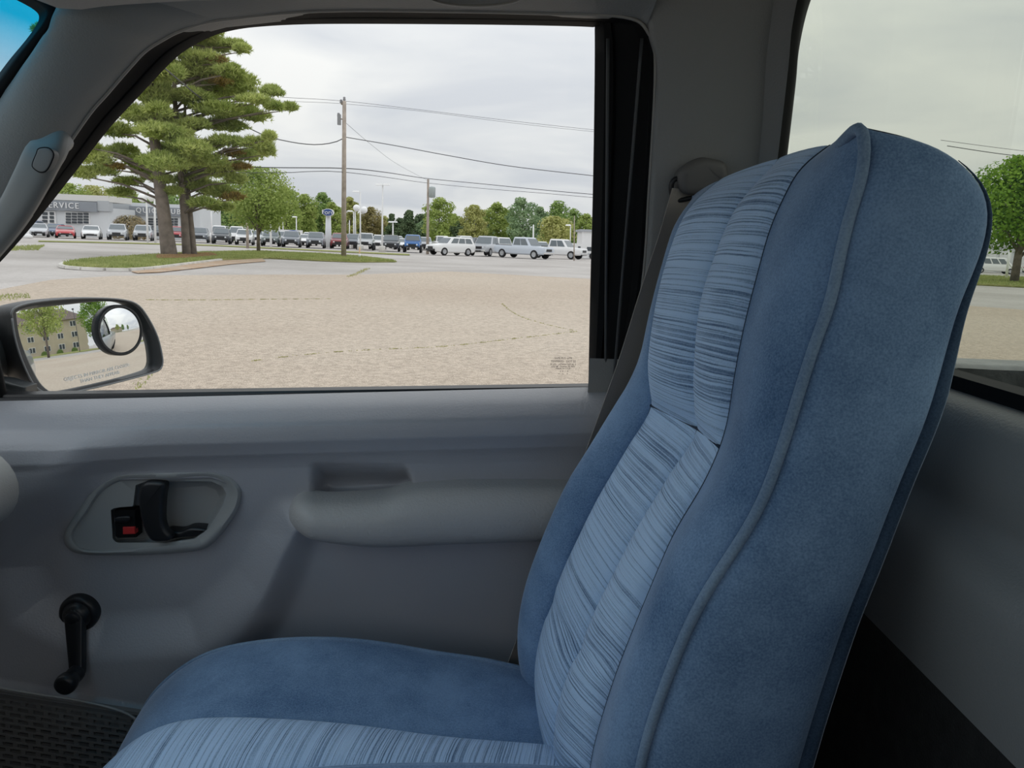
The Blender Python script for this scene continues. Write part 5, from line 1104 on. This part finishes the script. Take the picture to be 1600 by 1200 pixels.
# rz: nose direction; -90 = nose toward the viewer
row = [
 ('sedan', 'silver', (62, 371), -62, 'silver sedan at the far left of the dealer row'),
 ('coupe', 'red', (103, 373), -62, 'bright red low coupe in the dealer row'),
 ('sedan', 'white', (144, 374.5), -66, 'white sedan between the red coupe and a silver car'),
 ('suv', 'silver', (185, 376), -68, 'silver sport utility in front of the brown hedge'),
 ('suv', 'silver', (225, 377), -70, 'silver sport utility left of the thick pine trunk'),
 ('suv', 'dark', (252, 376), -70, 'dark car hidden behind the thick pine trunk'),
 ('suv', 'red', (277, 378), -72, 'red car glimpsed between the pine trunks'),
 ('suv', 'grey', (313, 380), -72, 'grey sport utility just right of the twin pine'),
 ('suv', 'dark', (347, 382), -74, 'dark sport utility with a tall black grille'),
 ('suv', 'white', (383, 383.5), -75, 'white sport utility left of the young tree trunk'),
 ('suv', 'greygreen', (424, 385.5), -78, 'dark grey-green sport utility behind a white post'),
 ('suv', 'grey', (456, 387), -78, 'grey sport utility below the white box van'),
 ('sedan', 'white', (475, 385.5), -78, 'white car squeezed between two grey ones'),
 ('suv', 'grey', (494, 388.5), -80, 'grey sport utility left of the oval sign pole'),
 ('sedan', 'maroon', (514, 386.5), -80, 'maroon sedan under the oval sign pole'),
 ('suv', 'maroon', (531, 389.5), -82, 'maroon sport utility behind the tall utility pole'),
 ('suv', 'grey', (553, 390), -82, 'grey sport utility right of the tall utility pole'),
 ('jeep', 'pearl', (572, 391.5), -84, 'pearl white boxy off-road car by the street lamp'),
 ('suv', 'white', (590, 391.5), -84, 'white sport utility left of the tall light mast'),
 ('suv', 'dark', (611, 393.5), -84, 'dark sport utility right of the tall light mast'),
 ('sedan', 'pearl', (628, 392), -86, 'pearl sedan between dark sport utility and blue car'),
 ('jeep', 'blue', (645, 395.5), -86, 'bright blue boxy off-road car'),
 ('suv', 'silver', (664, 392.5), -86, 'silver car behind the transformer pole'),
 ('suv', 'white', (704, 400), -140, 'white sport utility turned three-quarters left'),
 ('pickup', 'dark', (741, 393), -120, 'dark pickup partly hidden behind the white one'),
 ('pickup', 'silver', (762, 401), -110, 'silver pickup facing the viewer'),
 ('pickup', 'ice', (818, 404.5), -38, 'pale blue pickup turned to the right'),
 ('pickup', 'white', (872, 405), -30, 'white pickup left of the travel trailer'),
]
BACKROW = {252, 475, 514, 553, 590, 628, 664}
for kd, cl, bp, rz, lab in row:
    if bp[0] in BACKROW: car(kd, cl, (bp[0], 385), R_(rz), lab, Y=G(bp[0], bp[1]-1.0)[1]+4.6)
    else: car(kd, cl, (bp[0], bp[1]-1.0), R_(rz), lab)
second = [('suv', 'navy', 50, 88, 'navy car behind the silver sedan at far left'), ('sedan', 'navy', 88, 90, 'dark blue car peeking over the red coupe'), ('van', 'white', 345, 100, 'white van roof behind the dark sport utility'), ('van', 'white', 372, 102, 'second white van roof right of the dark sport utility'),
 ('suv', 'pearl', 402, 96, 'pearl car behind the young tree trunk'), ('suv', 'silver', 438, 94, 'silver car behind the grey-green one'), ('suv', 'white', 484, 96, 'white car behind the grey pair'), ('suv', 'pearl', 620, 96, 'pearl car in the second row by the mast'), ('suv', 'white', 655, 96, 'white car behind the blue off-road car'),
 ('van', 'white', 726, 104, 'white van behind the dark pickup'), ('van', 'white', 785, 104, 'white van behind the two pickups'), ('suv', 'white', 845, 98, 'white car behind the white pickup'), ('pickup', 'white', 690, 108, 'white pickup behind the white sport utility'), ('suv', 'dark', 540, 98, 'dark car behind the maroon sport utility')]
for kd, cl, x, Y, lab in second: car(kd, cl, (x, 380), R_(-78), lab, Y=(G(x, 370+(x-62)*.0357)[1]+(8.2 if x < 300 else 10.5) if x < 680 else Y))
# box van with a blue oval on its side
BV = empty('box_van', tuple(PY(452, 372, 110)*np.array([1, 1, 0])), 'white box van with a blue oval behind the lot', 'van'); bx_ = facade(BV, 110)
bx_('cargo_box', 436, 359, 467, 376, M_white, 0, 2.2); bx_('cab', 428, 364, 436.5, 377, paint('white', PT['white']), -.1, 2.0); bx_('cab_window', 429, 365, 433, 369, M_carglass, -.06, .1)
ovc = PY(458, 362.5, 109.95); q = MB(); r1 = [(ovc[0]+.75*math.cos(t), 109.9, ovc[2]+.26*math.sin(t)) for t in np.linspace(0, 6.283, 28, endpoint=False)]; q.hull(r1, [(x, 110, z) for x, y, z in r1]); q.build('blue_oval', mat('sign_blue', (0, 0, 0)), BV)
for x in (440, 462): MB().lathe(np.array(PY(x, 380, 110))*np.array([1, 1, 0])+(0, 0, .38), (0, 1, 0), [(.38, -.05), (.38, .2), (.2, .21)], 14).build('wheel', M_tyre, BV)
# passenger van in front of the storage building
car('van', 'white', (1551, 424.0), R_(-14), 'white passenger van parked by the storage building', Y=101, group='vehicles behind the back window')
car('sedan', 'grey', (1630, 427.0), R_(-20), 'grey car right of the maple trunk at the frame edge', Y=101, group='vehicles behind the back window')

# ================================================================== BEHIND THE TRUCK (seen in the side mirror)
AP = empty('apartment_house', (92, 2, 0), 'three-storey beige apartment house seen in the side mirror', 'building')
M_siding = mat('beige_siding', (.52, .45, .34), .8, noise=(.4, .06)); M_shing = mat('brown_shingles', (.17, .13, .115), .9, noise=(2, .2))
b = MB(); b.box((92, -16, 0), (106, 17, 9.3)); b.build('wall', M_siding, AP, smooth=False)
b = MB(); b.hull([(91.2, -16.8, 9.2), (106.8, -16.8, 9.2), (106.8, 17.8, 9.2), (91.2, 17.8, 9.2)], [(98, -10, 13.2), (100, -10, 13.2), (100, 11, 13.2), (98, 11, 13.2)]); b.build('roof', M_shing, AP, smooth=False)
for fl in range(3):
    for i, yw in enumerate(np.arange(-13.5, 16, 4.4)):
        b = MB(); b.box((91.9, yw-.95, 1.0+fl*3.05), (92.05, yw+.95, 2.6+fl*3.05)); wfr = b.build('window', M_white, AP, smooth=False)
        for s_ in (-.45, .45):
            b = MB(); b.box((91.85, yw+s_-.36, 1.12+fl*3.05), (91.95, yw+s_+.36, 2.48+fl*3.05)); b.build('pane', M_door_gl, wfr, smooth=False)
b = MB(); b.box((66, -24, -.02), (90.5, 60, .06)); o = b.build('lawn', M_grass, smooth=False); o['kind'] = 'structure'
tree('leafy green tree before the apartment house in the side mirror', (68, 15.5), 12.5, 4.2, LF_maple, n=9000, size=.32, trunk=.2, low=.22, lumps=22, name='leafy_tree')
tree('second leafy tree at the far edge of the side mirror', (74, 31), 11, 4.2, LF_b, n=6000, size=.34, trunk=.2, low=.2, name='leafy_tree')
tree('dark pine at the inner edge of the side mirror', (56, 3.0), 12, 4.0, LF_pine, n=7000, size=.34, trunk=.25, low=.3, name='mirror_pine')
for k, (xx, yy) in enumerate(((82, 3), (82, 7.5), (82, 12))):
    v = sph(900); v[:, 2] = abs(v[:, 2]); SH = empty('foundation_shrub', (xx+8, yy, 0), ['low shrub nearest the pine below the apartment windows', 'middle low shrub below the apartment windows', 'low shrub nearest the leafy tree below the apartment windows'][k], 'shrub', 'shrubs at the apartment house')
    foliage('foliage', np.array([xx+8, yy, 0])+v*np.array([.9, 1.1, 1.3])*RNG.uniform(.7, 1, (900, 1)), v, .22, LF_b, SH); MB().tube([(xx+8, yy, 0), (xx+8, yy, .8)], .06, 6).build('stem', M_bark, SH)
up_, pq, tq = up_pole('slim dark lamp pole on the lawn in the side mirror', (0, 0), (0, 0), .1, M_wood) if False else (None, None, None)
LPM = empty('lawn_lamp_pole', (68, 10.6, 0), 'slim dark lamp pole on the lawn in the side mirror', 'lamp post'); MB().tube([(68, 10.6, 0), (68, 10.6, 9)], .07, 8).build('shaft', M_wire, LPM); MB().lathe((68, 10.6, 9), (0, 0, 1), [(.1, 0), (.3, .1), (.25, .3), (.05, .35)], 10).build('lamp_head', M_wire, LPM)
